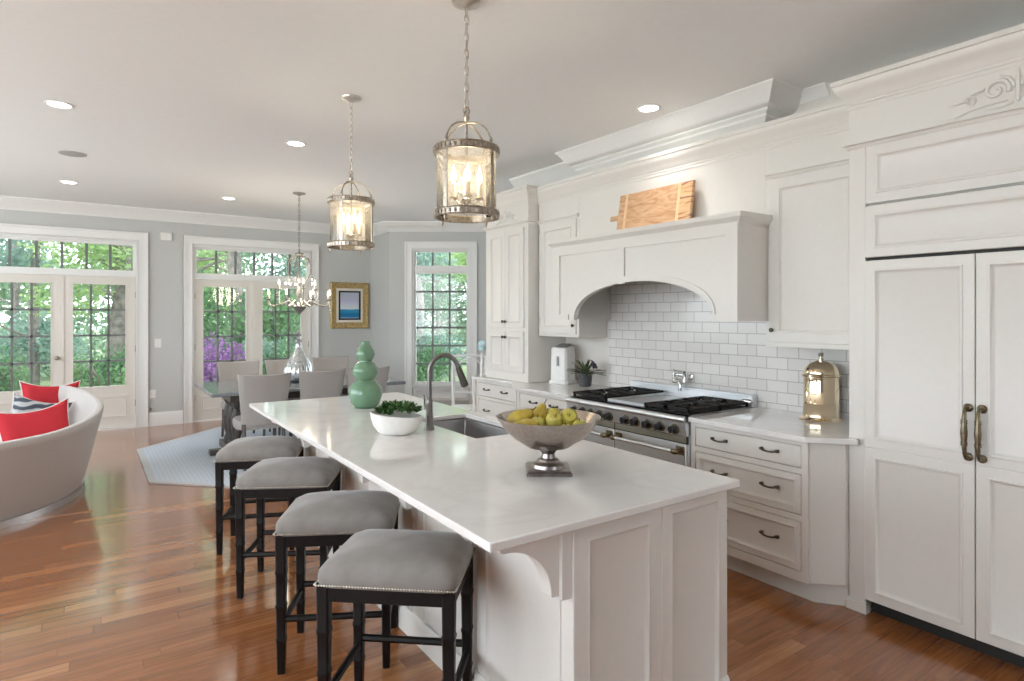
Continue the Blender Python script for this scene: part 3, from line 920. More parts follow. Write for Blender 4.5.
for a, b in ((3.36, 3.73), (2.97, 2.785), (2.775, 2.585)):
    g = grate(min(a, b) + .008, max(a, b) - .008).build('grate', M['iron'], T)
    wl = MB(); wl.box(3.205, 3.815, min(a, b) + .012, max(a, b) - .012, .9155, .921); wl.build('burner_well', M['iron'], g)
    bm_ = MB()
    for cx in (3.355, 3.665):
        bm_.lathe([(.055, .915), (.055, .922), (.042, .926), (.042, .936), (.03, .942), (.0, .942)], (cx, (a + b) / 2, 0), 18)
    bm_.build('burner', M['iron'], g)
m = MB(); m.box(3.20, 3.82, 2.985, 3.345, .916, .926); None
gd = m.build('griddle', M['steeld'], T, bevel=.003)
m = MB(); m.loops([[(a_, b_, z_) for a_, b_ in ((3.2 + i_, 2.985 + i_), (3.82 - i_, 2.985 + i_), (3.82 - i_, 3.345 - i_), (3.2 + i_, 3.345 - i_))] for i_, z_ in ((0, .924), (0, .942), (.009, .942), (.009, .927))], True, False, False); m.build('griddle_rim', M['steel'], gd)
m = MB(); m.ball((3.83, 2.60, .955), (.02, .05, .02), 12, 8); m.build('spoon_rest', M['chrome'], T)

# pot filler
T = thing('pot_filler_tap', 'folded chrome pot filler tap on the tile above the range', 'tap', (XR - .012, 3.16, 1.075))
m = MB(); P = V3((XR - .012, 3.16, 1.075))
m.loops([[P + V3((-d, r * math.cos(2 * math.pi * i / 18), r * math.sin(2 * math.pi * i / 18))) for i in range(18)] for r, d in ((.034, 0), (.034, .008), (.02, .012), (.016, .06))]); m.build('wall_flange', M['chrome'], T)
m = MB(); q = P + V3((-.06, 0, 0)); m.lathe([(.017, -.045), (.02, -.03), (.015, -.02), (.015, .03), (.02, .04), (.012, .05)], q, 14)
m.tube([q + V3((0, 0, .02)), q + V3((-.02, .05, .02)), q + V3((-.01, .10, .02))], .010, 10)
m.tube([q + V3((-.01, .10, -.05)), q + V3((-.01, .10, .03))], .014, 12)
m.tube([q + V3((-.01, .10, -.035)), q + V3((-.04, .08, -.035)), q + V3((-.05, .02, -.035)), q + V3((-.052, .0, -.05)), q + V3((-.052, 0, -.085))], .010, 10)
m.lathe([(.015, -.10), (.015, -.08)], q + V3((-.052, 0, 0)), 12)
m.build('spout_arm', M['chrome'], T)
m = MB()
for c in (q + V3((-.01, .10, .05)), q + V3((-.052, .02, -.005))):
    m.tube([c + V3((0, -.03, 0)), c + V3((0, .03, 0))], .006, 8); m.tube([c + V3((-.03, 0, 0)), c + V3((.03, 0, 0))], .006, 8); m.ball(c, .012, 10, 6)
m.build('cross_handle', M['chrome'], T)

# ------------------------------------------------------------------ island
IX0, IX1, IY0, IY1 = 1.305, 2.115, 1.525, 4.72
T = thing('kitchen_island', 'white panelled island base with scrolled corbels', 'island', (1.7, 3.1, 0))
m = MB()
m.box(IX0 + .0125, IX0 + .04, IY0 + .0125, IY1, 0, .883); m.box(IX1 - .03, IX1, IY0 + .0125, IY1, 0, .883)
m.box(IX0 + .04, IX1 - .03, IY0 + .0125, IY0 + .04, 0, .883); m.box(IX0 + .04, IX1 - .03, IY1 - .03, IY1, 0, .883); m.box(IX0 + .04, IX1 - .03, IY0 + .04, IY1 - .03, .08, .10)
FE = (V3((IX0, IY0 + .012, 0)), V3((1, 0, 0)), V3((0, -1, 0)))
m.build('body', M['cab'], T)
m = MB()
m.panel(FE, 0, .0, .425, .884, t=.014, st=.06, dep=.011, bead=.002); m.panel(FE, .425, 0, IX1 - IX0 - .425, .884, t=.014, st=.045, dep=.011, bead=.002)
m.build('end_panel', M['cab'], T)
FS = (V3((IX0 + .012, IY1, 0)), V3((0, -1, 0)), V3((-1, 0, 0)))
m = MB(); cy = [1.575, 2.12, 2.665, 3.21, 3.755, 4.30]; L = IY1 - IY0
edges = [IY0] + [(a + b) / 2 * 0 + b - .0 for a, b in zip(cy, cy[1:])] + [IY1]
for a, b in zip(edges[:-1], edges[1:]): m.panel(FS, IY1 - b, 0, b - a, .884, t=.012, st=.06, dep=.009)
m.build('side_panel', M['cab'], T)
m = MB(); BM = [(0, 0), (.018, 0), (.018, .09), (.012, .105), (.004, .12), (0, .12)]
m.sweep(BM, [(IX1, IY1), (IX0, IY1), (IX0, IY0), (IX1, IY0)][::-1] if False else [(IX0, IY1), (IX0, IY0), (IX1, IY0)]); m.build('base_moulding', M['cab'], T)
for y in cy:
    m = MB(); pts = []
    for i in range(15):
        a = R(90) * i / 14
        pts.append((1.045 + .185 * math.sin(a), .835 - .175 * (1 - math.cos(a)) - .0))
    prof = [(1.262, .884), (1.03, .884), (1.03, .842), (1.045, .835)] + pts[1:] + [(1.232, .652), (1.262, .652)]
    m.prism([(x, y - .03, z) for x, z in prof], (0, .06, 0))
    m.box(1.262, IX0, y - (.045 if y < 2 else .03), y + (.045 if y < 2 else .03), .64 if y < 2 else .66, .8838)
    m.build('corbel', M['cab'], T, bevel=.002)
# outlet far side not visible; countertop with sink cut-out
sx0, sx1, sy0, sy1 = 1.69, 2.06, 2.76, 3.50
ty0, ty1 = 1.468, 4.80
m = MB(); z0, z1 = .884, .914
o4 = [(.946, ty0), (2.122, ty0), (2.165, ty1), (.985, ty1)]; i4 = [(sx0, sy0), (sx1, sy0), (sx1, sy1), (sx0, sy1)]
n = len(m.v)
for z in (z0, z1):
    m.v += [(x, y, z) for x, y in o4] + [(x, y, z) for x, y in i4]
for i in range(4):
    j = (i + 1) % 4
    m.f.append((8 + i, 8 + j, 12 + j, 12 + i)); m.f.append((j, i, 4 + i, 4 + j))
    m.f.append((i, j, 8 + j, 8 + i)); m.f.append((4 + j, 4 + i, 12 + i, 12 + j))
tag(m.build('island_countertop', M['quartz'], bevel=.005), 'long white quartz island countertop with faint grey veins', 'countertop')
m = MB(); e = .002; d = .20
sr = lambda i, z: [(sx0 - .012 + i, sy0 - .012 + i, z), (sx1 + .012 - i, sy0 - .012 + i, z), (sx1 + .012 - i, sy1 + .012 - i, z), (sx0 - .012 + i, sy1 + .012 - i, z)]
m.loops([sr(.03, z0 - d - .006), sr(-.004, z0 - .02), sr(-.004, z0 - .001), sr(.012, z0 - .001), sr(.016, z0 - .02), sr(.034, z0 - d + .03), sr(.06, z0 - d)])
S = thing('undermount_sink', 'rectangular stainless undermount sink in the island', 'sink', (1.875, 3.13, z0 - d))
m.build('basin', M['steeld'], S, bevel=.006)
m = MB(); m.lathe([(.045, z0 - d + .001), (.045, z0 - d + .004), (.03, z0 - d + .002), (.0, z0 - d + .002)], (1.875, 3.13, 0), 18); m.build('drain', M['steel'], S)
# cut the island body away under the sink
cut = bpy.data.objects['body.001'] if False else None

T = thing('kitchen_faucet', 'tall dark nickel gooseneck faucet beside the island sink', 'faucet', (1.60, 3.12, .914))
B = V3((1.60, 3.12, .914))
m = MB(); m.lathe([(.030, 0), (.030, .004), (.027, .02), (.023, .06), (.020, .09), (.018, .13), (.018, .165), (.016, .17)], B, 20); m.build('base', M['nickel'], T)
m = MB(); r = .084; pts = [B + V3((0, 0, .16)), B + V3((0, 0, .24)), B + V3((0, 0, .325))]
dv = V3((.93, -.36, 0)).normalized()
for i in range(1, 15):
    a = math.pi - R(163) * i / 14
    pts.append(B + dv * (r + r * math.cos(a)) + V3((0, 0, .325 + r * 1.15 * math.sin(a))))
m.tube(pts, .0135, 14); m.build('spout', M['nickel'], T)
m = MB(); e1 = pts[-1]; dd = (pts[-1] - pts[-2]).normalized(); m.tube([e1, e1 + dd * .02, e1 + dd * .115, e1 + dd * .12], [.015, .018, .023, .018], 14); m.build('spray_head', M['bronze'], T)
m = MB(); m.tube([B + V3((0, .015, .11)), B + V3((0, .05, .115)), B + V3((0, .065, .14)), B + V3((0, .07, .19))], [.011, .010, .007, .006], 10); m.build('lever', M['nickel'], T)

m = MB(); c = (1.62, 4.14, .914); 
m.lathe([(.072, 0), (.080, .004), (.105, .04), (.118, .09), (.112, .135), (.085, .175), (.066, .190), (.062, .197), (.078, .215), (.093, .248), (.088, .280), (.064, .310), (.046, .322), (.045, .330), (.057, .345), (.066, .373), (.059, .402), (.042, .428), (.031, .443), (.028, .458), (.030, .466), (.025, .466), (.023, .45)], c, 48, True, True)
tag(m.build('gourd_vase', M['green']), 'celadon green triple gourd vase on the island', 'vase')

T = thing('planter_bowl', 'oval white bowl of dark green succulents on the island', 'planter', (1.39, 3.10, .914))
c = V3((1.39, 3.10, .914)); m = MB()
rot = Matrix.Rotation(R(-34.8), 3, 'Z')
L = []
for r, z in ((.05, 0), (.074, .003), (.10, .018), (.122, .045), (.136, .082), (.141, .11), (.135, .112), (.124, .085), (.09, .05), (.0, .045)):
    L.append([c + rot @ V3((r * 1.02 * math.cos(2 * math.pi * i / 36), r * .72 * math.sin(2 * math.pi * i / 36), z + (.012 * math.cos(2 * math.pi * i / 36 + math.pi) if z > .02 else 0) * (z / .11))) for i in range(36)])
m.loops(L); m.build('bowl', M['ceramic'], T)
m = MB(); rnd = random.Random(3)
for k in range(80):
    a = rnd.uniform(0, 6.28); q = rnd.uniform(0, 1) ** .5
    p = c + rot @ V3((q * .125 * math.cos(a) + .008, q * .088 * math.sin(a), .105 + .06 * (1 - q * q) * rnd.random() + .012))
    for j in range(9):
        b = j * 2.4 + rnd.random(); tl = rnd.uniform(.3, 1.1); ln = rnd.uniform(.026, .044)
        d = V3((math.cos(b) * math.cos(tl), math.sin(b) * math.cos(tl), math.sin(tl)))
        sd = d.cross(V3((0, 0, 1))).normalized() * .009
        m.poly([p, p + d * ln * .6 + sd, p + d * ln, p + d * ln * .6 - sd])
lf = m.build('succulent_foliage', M['leaf'], T); 

FCX, FCY = 1.582, 2.008
yaw = -R(34.8)
T = thing('footed_fruit_bowl', 'wide hammered metal footed bowl of pears on the island', 'bowl', (FCX, FCY, .914))
c = V3((FCX, FCY, .914)); rz = Matrix.Rotation(yaw, 3, 'Z')
m = MB()
def sq(r, z): return [c + rz @ V3(p) for p in ((-r, -r, z), (r, -r, z), (r, r, z), (-r, r, z))]
m.loops([sq(.092, 0), sq(.092, .012), sq(.086, .016), sq(.086, .020)]); m.lathe([(.070, .018), (.066, .034), (.052, .040), (.046, .046), (.044, .052), (.030, .058), (.026, .075), (.036, .088), (.040, .094)], c, 28); m.build('pedestal', M['pewterd'], T)
m = MB(); m.lathe([(.038, .092), (.09, .105), (.145, .14), (.185, .18), (.215, .226), (.219, .229), (.212, .228), (.18, .186), (.14, .149), (.09, .116), (.0, .108)], c, 48); m.build('dish', M['pewter'], T)


def pear(name, P, axis, s, label):
    P = V3(P); ax = V3(axis).normalized(); M3 = ax.to_track_quat('Z', 'Y').to_matrix()
    T = thing(name, label, 'pear', tuple(P), group='fruit in the footed bowl')
    m = MB(); pf = [(.008, -.045), (.026, -.042), (.038, -.022), (.040, 0), (.035, .022), (.024, .042), (.018, .056), (.012, .066), (.003, .070)]
    m.loops([[P + M3 @ V3((r * s * math.cos(2 * math.pi * i / 22), r * s * math.sin(2 * math.pi * i / 22), z * s)) for i in range(22)] for r, z in pf]); m.build('flesh', M['pear'], T)
    m = MB(); m.tube([P + M3 @ V3((0, 0, .068 * s)), P + M3 @ V3((.002, 0, .08 * s)), P + M3 @ V3((.006, 0, .092 * s))], [.002, .0018, .0025], 6); m.build('stem', M['stem'], T)


def apple(P, s, label, ax=(0, 0, 1)):
    P = V3(P); M3 = V3(ax).normalized().to_track_quat('Z', 'Y').to_matrix()
    T = thing('green_apple', label, 'apple', tuple(P), group='fruit in the footed bowl')
    m = MB(); pf = [(.006, -.030), (.018, -.034), (.032, -.022), (.037, 0), (.034, .018), (.022, .031), (.010, .032), (.003, .026)]
    m.loops([[P + M3 @ V3((r * s * math.cos(2 * math.pi * i / 22), r * s * math.sin(2 * math.pi * i / 22), z * s)) for i in range(22)] for r, z in pf]); m.build('flesh', M['apple'], T)
    m = MB(); m.tube([P + M3 @ V3((0, 0, .024 * s)), P + M3 @ V3((.003, 0, .046 * s))], .0018, 6); m.build('stem', M['stem'], T)


rt = V3((math.cos(yaw), math.sin(yaw), 0)); fwv = V3((-math.sin(yaw), math.cos(yaw), 0))
Q = lambda a, b, z: c + rt * a + fwv * b + V3((0, 0, z))
pear('pear', Q(-.125, .0, .215), rt * .8 + V3((0, 0, .5)) + fwv * .2, 1.0, 'largest yellow pear lying at the left of the fruit bowl')
pear('pear', Q(-.09, -.075, .195), rt * -1 + fwv * .1 + V3((0, 0, .08)), .95, 'yellow pear low at the front left of the fruit bowl')
pear('pear', Q(-.045, .06, .215), rt * .5 + V3((0, 0, .9)), .95, 'russet pear upright behind the left pears in the bowl')
apple(Q(-.045, -.045, .205), .85, 'small lime green apple between the pears and larger apples')
apple(Q(.025, .075, .215), 1.05, 'yellow green apple highest at the back of the bowl', (.3, .2, 1))
apple(Q(.02, -.03, .213), 1.0, 'yellow green apple in the middle front of the bowl', (-.2, -.6, .8))
apple(Q(.085, .0, .218), 1.15, 'big yellow apple at the right of the fruit pile', (-.5, -.7, .6))
apple(Q(.065, -.095, .187), .75, 'small yellow apple at the bowl front under the biggest apple')
apple(Q(.125, -.06, .195), .85, 'yellow apple at the far right low in the bowl')
apple(Q(-.01, .0, .165), 1.0, 'apple buried beneath the others in the fruit bowl')

# ------------------------------------------------------------------ objects on the counters
T = thing('brass_canister', 'polished brass domed canister on the counter by the refrigerator', 'canister', (3.76, 2.03, .914))
c = (3.76, 2.03, .914)
m = MB(); m.lathe([(.122, 0), (.124, .006), (.112, .016), (.102, .022), (.102, .10), (.105, .104), (.102, .108), (.102, .262), (.108, .266), (.108, .272)], c, 44); m.build('body', M['copper'], T)
m = MB(); m.lathe([(.108, .273), (.114, .276), (.114, .282), (.104, .286), (.100, .290), (.099, .302), (.090, .324), (.070, .346), (.046, .360), (.040, .362), (.026, .368), (.014, .372)], c, 44); l = m.build('lid', M['copper'], T)
m = MB(); m.lathe([(.016, .371), (.019, .378), (.010, .384), (.012, .390), (.019, .400), (.017, .411), (.006, .417)], c, 20); m.build('finial', M['chrome'], l)
for s in (-1, 1): m = MB(); m.ball(V3(c) + V3((0, s * .11, .275)), .009, 8, 6); m.build('lid_lug', M['chrome'], l)

T = thing('water_dispenser', 'upright white countertop appliance with grey tilted lid by the hutch', 'appliance', (3.74, 4.52, .914))
m = MB(); a0 = R(20); rz2 = Matrix.Rotation(a0, 3, 'Z'); c = V3((3.74, 4.52, .914))
def rr4(w_, d_, z, tl=0): return [c + rz2 @ V3((w_ * .88 * sx_, d_ * .88 * sy_, z + tl * sx_)) for sx_, sy_ in ((-1, -.8), (-.8, -1), (.8, -1), (1, -.8), (1, .8), (.8, 1), (-.8, 1), (-1, .8))]
m.loops([rr4(.125, .12, 0), rr4(.125, .12, .03), rr4(.108, .105, .035), rr4(.104, .10, .33), rr4(.098, .095, .35, .008)]); m.build('body', M['plastic'], T, bevel=.004)
m = MB(); m.loops([[p + V3((0, 0, .0)) for p in rr4(.075, .07, .352, .012)], rr4(.07, .065, .364, .014)]); m.build('lid', M['greyp'], T, bevel=.003)
m = MB(); q = [c + rz2 @ V3((-.098, y_, z_)) for y_, z_ in ((-.012, .17), (.012, .17), (.012, .26), (-.012, .26))]
m.prism(q, rz2 @ V3((-.004, 0, 0))); m.build('level_window', M['greyp'], T)

T = thing('potted_agave', 'small spiky plant in a charcoal pot on the counter', 'plant', (3.74, 4.20, .914))
c = V3((3.74, 4.20, .914))
m = MB(); m.lathe([(.050, 0), (.056, .02), (.062, .09), (.064, .125), (.058, .125), (.055, .105), (0, .105)], c, 24); m.build('pot', M['pot'], T)
m = MB(); rnd = random.Random(5)
for k in range(44):
    a = k * 2.4; el = rnd.uniform(.2, 1.35); ln = rnd.uniform(.14, .21)
    d = V3((math.cos(a), math.sin(a), 0)); pts = []
    for i in range(5):
        t_ = i / 4; pts.append(c + V3((0, 0, .11)) + d * (ln * t_ * math.cos(el)) + V3((0, 0, ln * t_ * math.sin(el) - .05 * t_ * t_)))
    sd = V3((-d.y, d.x, 0)); wds = [.011, .015, .013, .009, .001]
    m.loops([[p - sd * w_, p + V3((0, 0, .003)), p + sd * w_, p - V3((0, 0, .002))] for p, w_ in zip(pts, wds)])
m.build('foliage', M['spike'], T)
m = MB(); m.tube([c + V3((0, 0, .12)), c + V3((.0, -.04, .22)), c + V3((0, -.08, .245)), c + V3((0, -.11, .225))], .004, 6)
for k in range(7):
    m.ball(c + V3((rnd.uniform(-.02, .02), -.11 + rnd.uniform(-.02, .02), .215 + rnd.uniform(-.035, .02))), (.012, .012, .016), 8, 6)
m.build('dark_blossom', M['flowerd'], T)

# cutting board leaning on the mantel
T = thing('cutting_board', 'striped wooden cutting board propped on the hood mantel', 'cutting board', (3.50, 3.16, 2.195))
ang = R(9)
def LB(y, a, n): return V3((3.555 - (.34 - a) * math.sin(ang) * 1.0 - n * math.cos(ang), y, 2.196 + a * math.cos(ang) - 0 * n))
def bslab(m, y0, y1, a0, a1, t=.028):
    m.hexa([LB(y0, a0, t), LB(y0, a0, 0), LB(y1, a0, 0), LB(y1, a0, t), LB(y0, a1, t), LB(y0, a1, 0), LB(y1, a1, 0), LB(y1, a1, t)])
yl, yr = 3.54, 2.82
m = MB(); bslab(m, yl - .09, yr + .13, 0, .33); bslab(m, yl, yl - .09 + .03 - .0, 0, .33) if False else None
b0 = m.build('plank', M['board'], T, bevel=.003)
m = MB(); bslab(m, yl, yl - .065, .0, .33); b1 = m.build('plank', M['board'], T, bevel=.003)
for ya_ in (yl - .065, yr + .13): m = MB(); bslab(m, ya_, ya_ - .025, 0, .33); m.build('maple_strip', M['boardlt'], T)
m = MB(); bslab(m, yr + .105, yr, 0, .33); m.build('end_plank', M['boarddk'], T, bevel=.003)
m = MB(); bslab(m, yl + .09, yl, .13, .17); m.build('handle', M['board'], T, bevel=.008)

# blue flower in bud vase at the far end of the counter + white fretwork chair
T = thing('bud_vase', 'pale blue blossom in a slim white vase beyond the hutch', 'vase', (3.47, 5.545, .914))
c = V3((3.46, 5.53, .914))
m = MB(); m.lathe([(.02, 0), (.022, .01), (.016, .05), (.02, .08), (.016, .12), (.014, .24), (.017, .25), (.012, .25)], c, 16); m.build('vessel', M['ceramic'], T)
m = MB(); rnd = random.Random(9)
for k in range(60):
    a = rnd.uniform(0, 6.28); b = rnd.uniform(-.6, 1.4); p = c + V3((.055 * math.cos(a) * math.cos(b), .055 * math.sin(a) * math.cos(b) + .0, .32 + .06 * math.sin(b)))
    d = V3((math.cos(a) * math.cos(b), math.sin(a) * math.cos(b), math.sin(b))); q = d.orthogonal().normalized(); e_ = d.cross(q)
    m.poly([p - q * .02, p - e_ * .02, p + q * .02, p + e_ * .02])
m.tube([c + V3((0, 0, .2)), c + V3((0, 0, .3))], .004, 6)
m.build('blossom', M['blue'], T)

T = thing('fretwork_chair', 'white chair with arched fretwork back beyond the hutch counter', 'chair', (3.72, 6.25, 0), R(-35))
TW = T; ORIG[T.name] = (0, 0, 0)
m = MB(); m.box(-.22, .22, -.22, .22, .44, .475); m.build('seat', M['whitewood'], T, bevel=.008)
for sx_ in (-1, 1):
    m = MB(); m.tube([(sx_ * .20, -.20, 0), (sx_ * .20, -.20, .44)], [.014, .018], 8); m.build('leg', M['whitewood'], T)
    m = MB(); m.tube([(sx_ * .20, .22, 0), (sx_ * .20, .20, .45), (sx_ * .205, .235, 1.07)], [.015, .018, .016], 8); m.build('leg', M['whitewood'], T)
m = MB(); m.tube([(-.23, .235, 1.06), (0, .235, 1.075), (.23, .235, 1.06)], .016, 8)
m.tube([(-.2, .22, .62), (.2, .22, .62)], .012, 8)
for s in (-1, 1):
    m.tube([(s * .19, .22, .62)] + [(s * .19 * math.cos(R(a_)), .228, .78 + .26 * math.sin(R(a_))) for a_ in range(0, 91, 15)], .010, 6)
    m.tube([(s * .09, .22, .62)] + [(s * (.09 + .10 * math.sin(R(a_))), .228, .75 + .3 * (1 - math.cos(R(a_)))) for a_ in range(0, 91, 15)], .010, 6)
m.build('backrest', M['whitewood'], T)

# ------------------------------------------------------------------ bar stools
def make_stool():
    T = proto('bar_stool', 'stool', 'stool', 'counter stools along the island')
    hx, hy = .254, .201
    N = 22; rows = []
    def se(a, e=.22):
        ca, sa = math.cos(a), math.sin(a); return (math.copysign(abs(ca) ** e, ca), math.copysign(abs(sa) ** e, sa))
    m = MB(); L = []; K = 56
    for s, z in ((.985, .603), (1.0, .610), (1.012, .632), (1.0, .652), (.95, .668), (.80, .690), (.55, .709), (.28, .718), (.06, .721)):
        e = .2 + .5 * max(0, (.9 - s))
        L.append([(hx * s * se(2 * math.pi * i / K, e)[0], hy * s * se(2 * math.pi * i / K, e)[1], z + (-.010 * abs(se(2 * math.pi * i / K, e)[0] * s) ** 2 * 0)) for i in range(K)])
    m.loops(L); m.build('seat_cushion', M['velvet'], T)
    m = MB()
    per = []
    for sx_ in range(-24, 25): per += [(sx_ / 24 * hx * .97, -hy * .999), (sx_ / 24 * hx * .97, hy * .999)]
    for sy_ in range(-19, 20): per += [(-hx * .999, sy_ / 19 * hy * .97), (hx * .999, sy_ / 19 * hy * .97)]
    for x, y in per: m.ball((x, y, .612), .0046, 6, 4)
    m.build('nailhead_trim', M['antique'], T)
    m = MB(); frame4(m, (V3((0, -hy + .012, 0)), V3((1, 0, 0)), V3((0, 1, 0))), -hx + .012, hx - .012, .548, .604, .03, .03, .0, .0, 0, .0)
    m = MB()
    for y in (-hy + .008, hy - .036): m.box(-hx + .008, hx - .008, y, y + .028, .552, .604)
    for x in (-hx + .008, hx - .036): m.box(x, x + .028, -hy + .036, hy - .036, .552, .604)
    m.box(-hx + .03, hx - .03, -hy + .03, hy - .03, .585, .603); m.build('apron', M['darkwood'], T, bevel=.003)
    lx, ly = .226, .174
    for sx_ in (-1, 1):
        for sy_ in (-1, 1):
            m = MB()
            L = []; hw = lambda z: .0165 + .006 * z / .6
            def sq4(z, h): return [(sx_ * lx + a_ * h, sy_ * ly + b_ * h, z) for a_, b_ in ((-1, -.72), (-.72, -1), (.72, -1), (1, -.72), (1, .72), (.72, 1), (-.72, 1), (-1, .72))]
            L.append(sq4(0, .0155))
            for k in range(1, 4):
                z = k * .148
                L += [sq4(z - .012, hw(z) + .0005), sq4(z - .004, hw(z) + .003), sq4(z + .004, hw(z) + .003), sq4(z + .012, hw(z) + .0005)]
            L.append(sq4(.60, hw(.6) + .001))
            m.loops(L); m.build('leg', M['darkwood'], T)
    for sy_ in (-1, 1):
        m = MB(); m.tube([(-lx, sy_ * ly, .235), (lx, sy_ * ly, .235)], .015, 8); m.build('stretcher', M['darkwood'], T)
    for sx_ in (-1, 1):
        m = MB(); m.tube([(sx_ * lx, -ly, .205), (sx_ * lx, ly, .205)], .015, 8); m.build('stretcher', M['darkwood'], T)
    return T


st = make_stool()
stools = [((.982, 2.155), -41, 'grey velvet counter stool nearest the camera, by the near corbel'),
          ((.984, 2.817), -29, 'grey velvet counter stool second from the near end of the island'),
          ((.984, 3.68), -30, 'grey velvet counter stool third from the near end of the island'),
          ((.995, 4.45), -24, 'grey velvet counter stool farthest along, next to the dining rug')]
for i, ((x, y), a, lb) in enumerate(stools):
    if i == 0: place(st, (x, y, 0), R(a)); st['label'] = lb
    else: dup(st, (x, y, 0), R(a), lb)

# ------------------------------------------------------------------ dining area
m = MB(); rc = V3((2.50, 7.43, 0)); rr_ = 2.02 / math.cos(R(22.5))
octo = lambda r: [(rc.x + r * math.cos(R(22.5 + 45 * k)), rc.y + r * math.sin(R(22.5 + 45 * k))) for k in range(8)]
T = thing('dining_rug', 'pale blue grey octagonal woven rug under the dining table', 'rug', (rc.x, rc.y, 0))
prismz(m, octo(rr_ - .06), .001, .012); m.build('field', M['rug'], T)
m = MB(); a8, b8 = octo(rr_), octo(rr_ - .06)
m.loops([[(x, y, .001) for x, y in a8], [(x, y, .014) for x, y in a8], [(x, y, .014) for x, y in b8], [(x, y, .002) for x, y in b8]], True, False, False); m.build('border', M['rugedge'], T)

T = thing('dining_table', 'long dark grey dining table with trestle bases on the rug', 'table', (2.1, 7.48, .014))
m = MB(); m.box(1.05, 3.20, 6.86, 8.10, .722, .762); m.build('table_top', M['tabletop'], T, bevel=.006)
m = MB(); m.box(1.25, 2.98, 7.0, 7.05, .64, .722); m.box(1.25, 2.98, 7.91, 7.96, .64, .722); m.box(1.25, 1.29, 7.05, 7.91, .64, .722); m.box(2.94, 2.98, 7.05, 7.91, .64, .722); m.build('apron', M['tableleg'], T)
for x in (1.36, 2.86):
    m = MB()
    for y in (7.25, 7.48, 7.71):
        m.lathe([(.055, .09), (.05, .16), (.035, .2), (.05, .26), (.062, .38), (.045, .5), (.032, .54), (.05, .58), (.06, .64), (.06, .66)], (x, y, 0), 14)
    m.box(x - .06, x + .06, 7.1, 7.86, .64, .70)
    l = m.build('trestle', M['tableleg'], T)
    m = MB(); m.box(x - .06, x + .06, 6.98, 7.98, .014, .09); m.box(x - .24, x + .06, 7.42, 7.54, .014, .07) if x < 2 else m.box(x - .06, x + .24, 7.42, 7.54, .014, .07)
    m.build('foot', M['tableleg'], l, bevel=.01)


def make_chair():
    T = proto('dining_chair', 'chair', 'chair', 'linen dining chairs around the table')
    m = MB(); L = []
    def se(a, e): ca, sa = math.cos(a), math.sin(a); return (math.copysign(abs(ca) ** e, ca), math.copysign(abs(sa) ** e, sa))
    for s, z in ((.9, .385), (.98, .39), (1.0, .42), (1.0, .455), (.95, .478), (.75, .488), (.3, .494)):
        L.append([(.25 * s * se(2 * math.pi * i / 40, .55)[0], .25 * s * se(2 * math.pi * i / 40, .55)[1] + .01, z) for i in range(40)])
    m.loops(L); m.build('seat', M['linen'], T)
    m = MB(); NU, NV = 14, 8; front = []; back = []
    for j in range(NV + 1):
        v = j / NV; z = .43 + .515 * v; hw = .205 + .055 * v; fr = []; bk = []
        for i in range(NU + 1):
            u = -1 + 2 * i / NU
            y = -.235 - .085 * v + .045 * u * u
            zt = z + .018 * u * u * v
            ed = (1 - abs(u) ** 8)
            fr.append(V3((hw * u, y + .024 * (.35 + .65 * ed), zt))); bk.append(V3((hw * u, y - .024 * (.35 + .65 * ed), zt)))
        front.append(fr); back.append(bk)
    m.loops([f + b[::-1] for f, b in zip(front, back)]); m.build('backrest', M['linen'], T, bevel=.008)
    for sx_ in (-1, 1):
        m = MB(); m.tube([(sx_ * .19, .2, 0), (sx_ * .19, .2, .40)], [.014, .022], 8); m.build('leg', M['chairleg'], T)
        m = MB(); m.tube([(sx_ * .19, -.29, 0), (sx_ * .19, -.23, .25), (sx_ * .19, -.215, .45)], [.015, .02, .022], 8); m.build('leg', M['chairleg'], T)
    return T


ch = make_chair()
chairs = [((1.50, 6.80), -2, 'linen dining chair on the near side, at the left end of the table'),
          ((2.09, 6.88), 3, 'linen dining chair on the near side, in the middle of the table'),
          ((2.62, 6.90), 3, 'linen dining chair on the near side behind the green vase'),
          ((1.63, 8.24), 182, 'linen dining chair on the door side, at the left end of the table'),
          ((2.20, 8.24), 180, 'linen dining chair on the door side, behind the glass vase'),
          ((2.82, 8.26), 178, 'linen dining chair on the door side, at the right end')]
for i, ((x, y), a, lb) in enumerate(chairs):
    if i == 0: place(ch, (x, y, .013), R(a)); ch['label'] = lb
    else: dup(ch, (x, y, .013), R(a), lb)

m = MB(); m.lathe([(.06, 0), (.12, .012), (.165, .06), (.172, .12), (.155, .19), (.115, .27), (.07, .34), (.042, .39), (.034, .43), (.036, .49), (.046, .515), (.040, .515), (.028, .45)], (2.11, 7.55, .762), 72, ribs=24, rib=.02)
tag(m.build('carafe_vase', M['mercury']), 'large ribbed silvered glass vase on the dining table', 'vase')

# chandelier -------------------------------------------------------------------------------
cx, cy_ = 2.13, 7.595
T = thing('chandelier', 'weathered silver candle chandelier hanging above the dining table', 'chandelier', (cx, cy_, 1.58))
C0 = V3((cx, cy_, 0)); A = lambda a, r, z: C0 + V3((r * math.cos(a), r * math.sin(a), z))
m = MB(); m.lathe([(.075, H - .001), (.072, H - .012), (.03, H - .02), (.012, H - .035)][::-1], C0, 20); m.build('canopy', M['chand'], T)
def chain(m, x, y, za, zb, ln=.045, wd=.012, r=.003):
    n = max(2, int((za - zb) / (ln * .74)))
    st_ = (za - zb) / n
    for k in range(n):
        zc = za - st_ * (k + .5); pts = []
        for i in range(12):
            a = 2 * math.pi * i / 12; u = wd * math.cos(a); w_ = ln / 2 * math.sin(a)
            pts.append((x + (u if k % 2 else u * .25), y + (u * .25 if k % 2 else u), zc + w_))
        m.tube(pts, r, 6, closed=True)
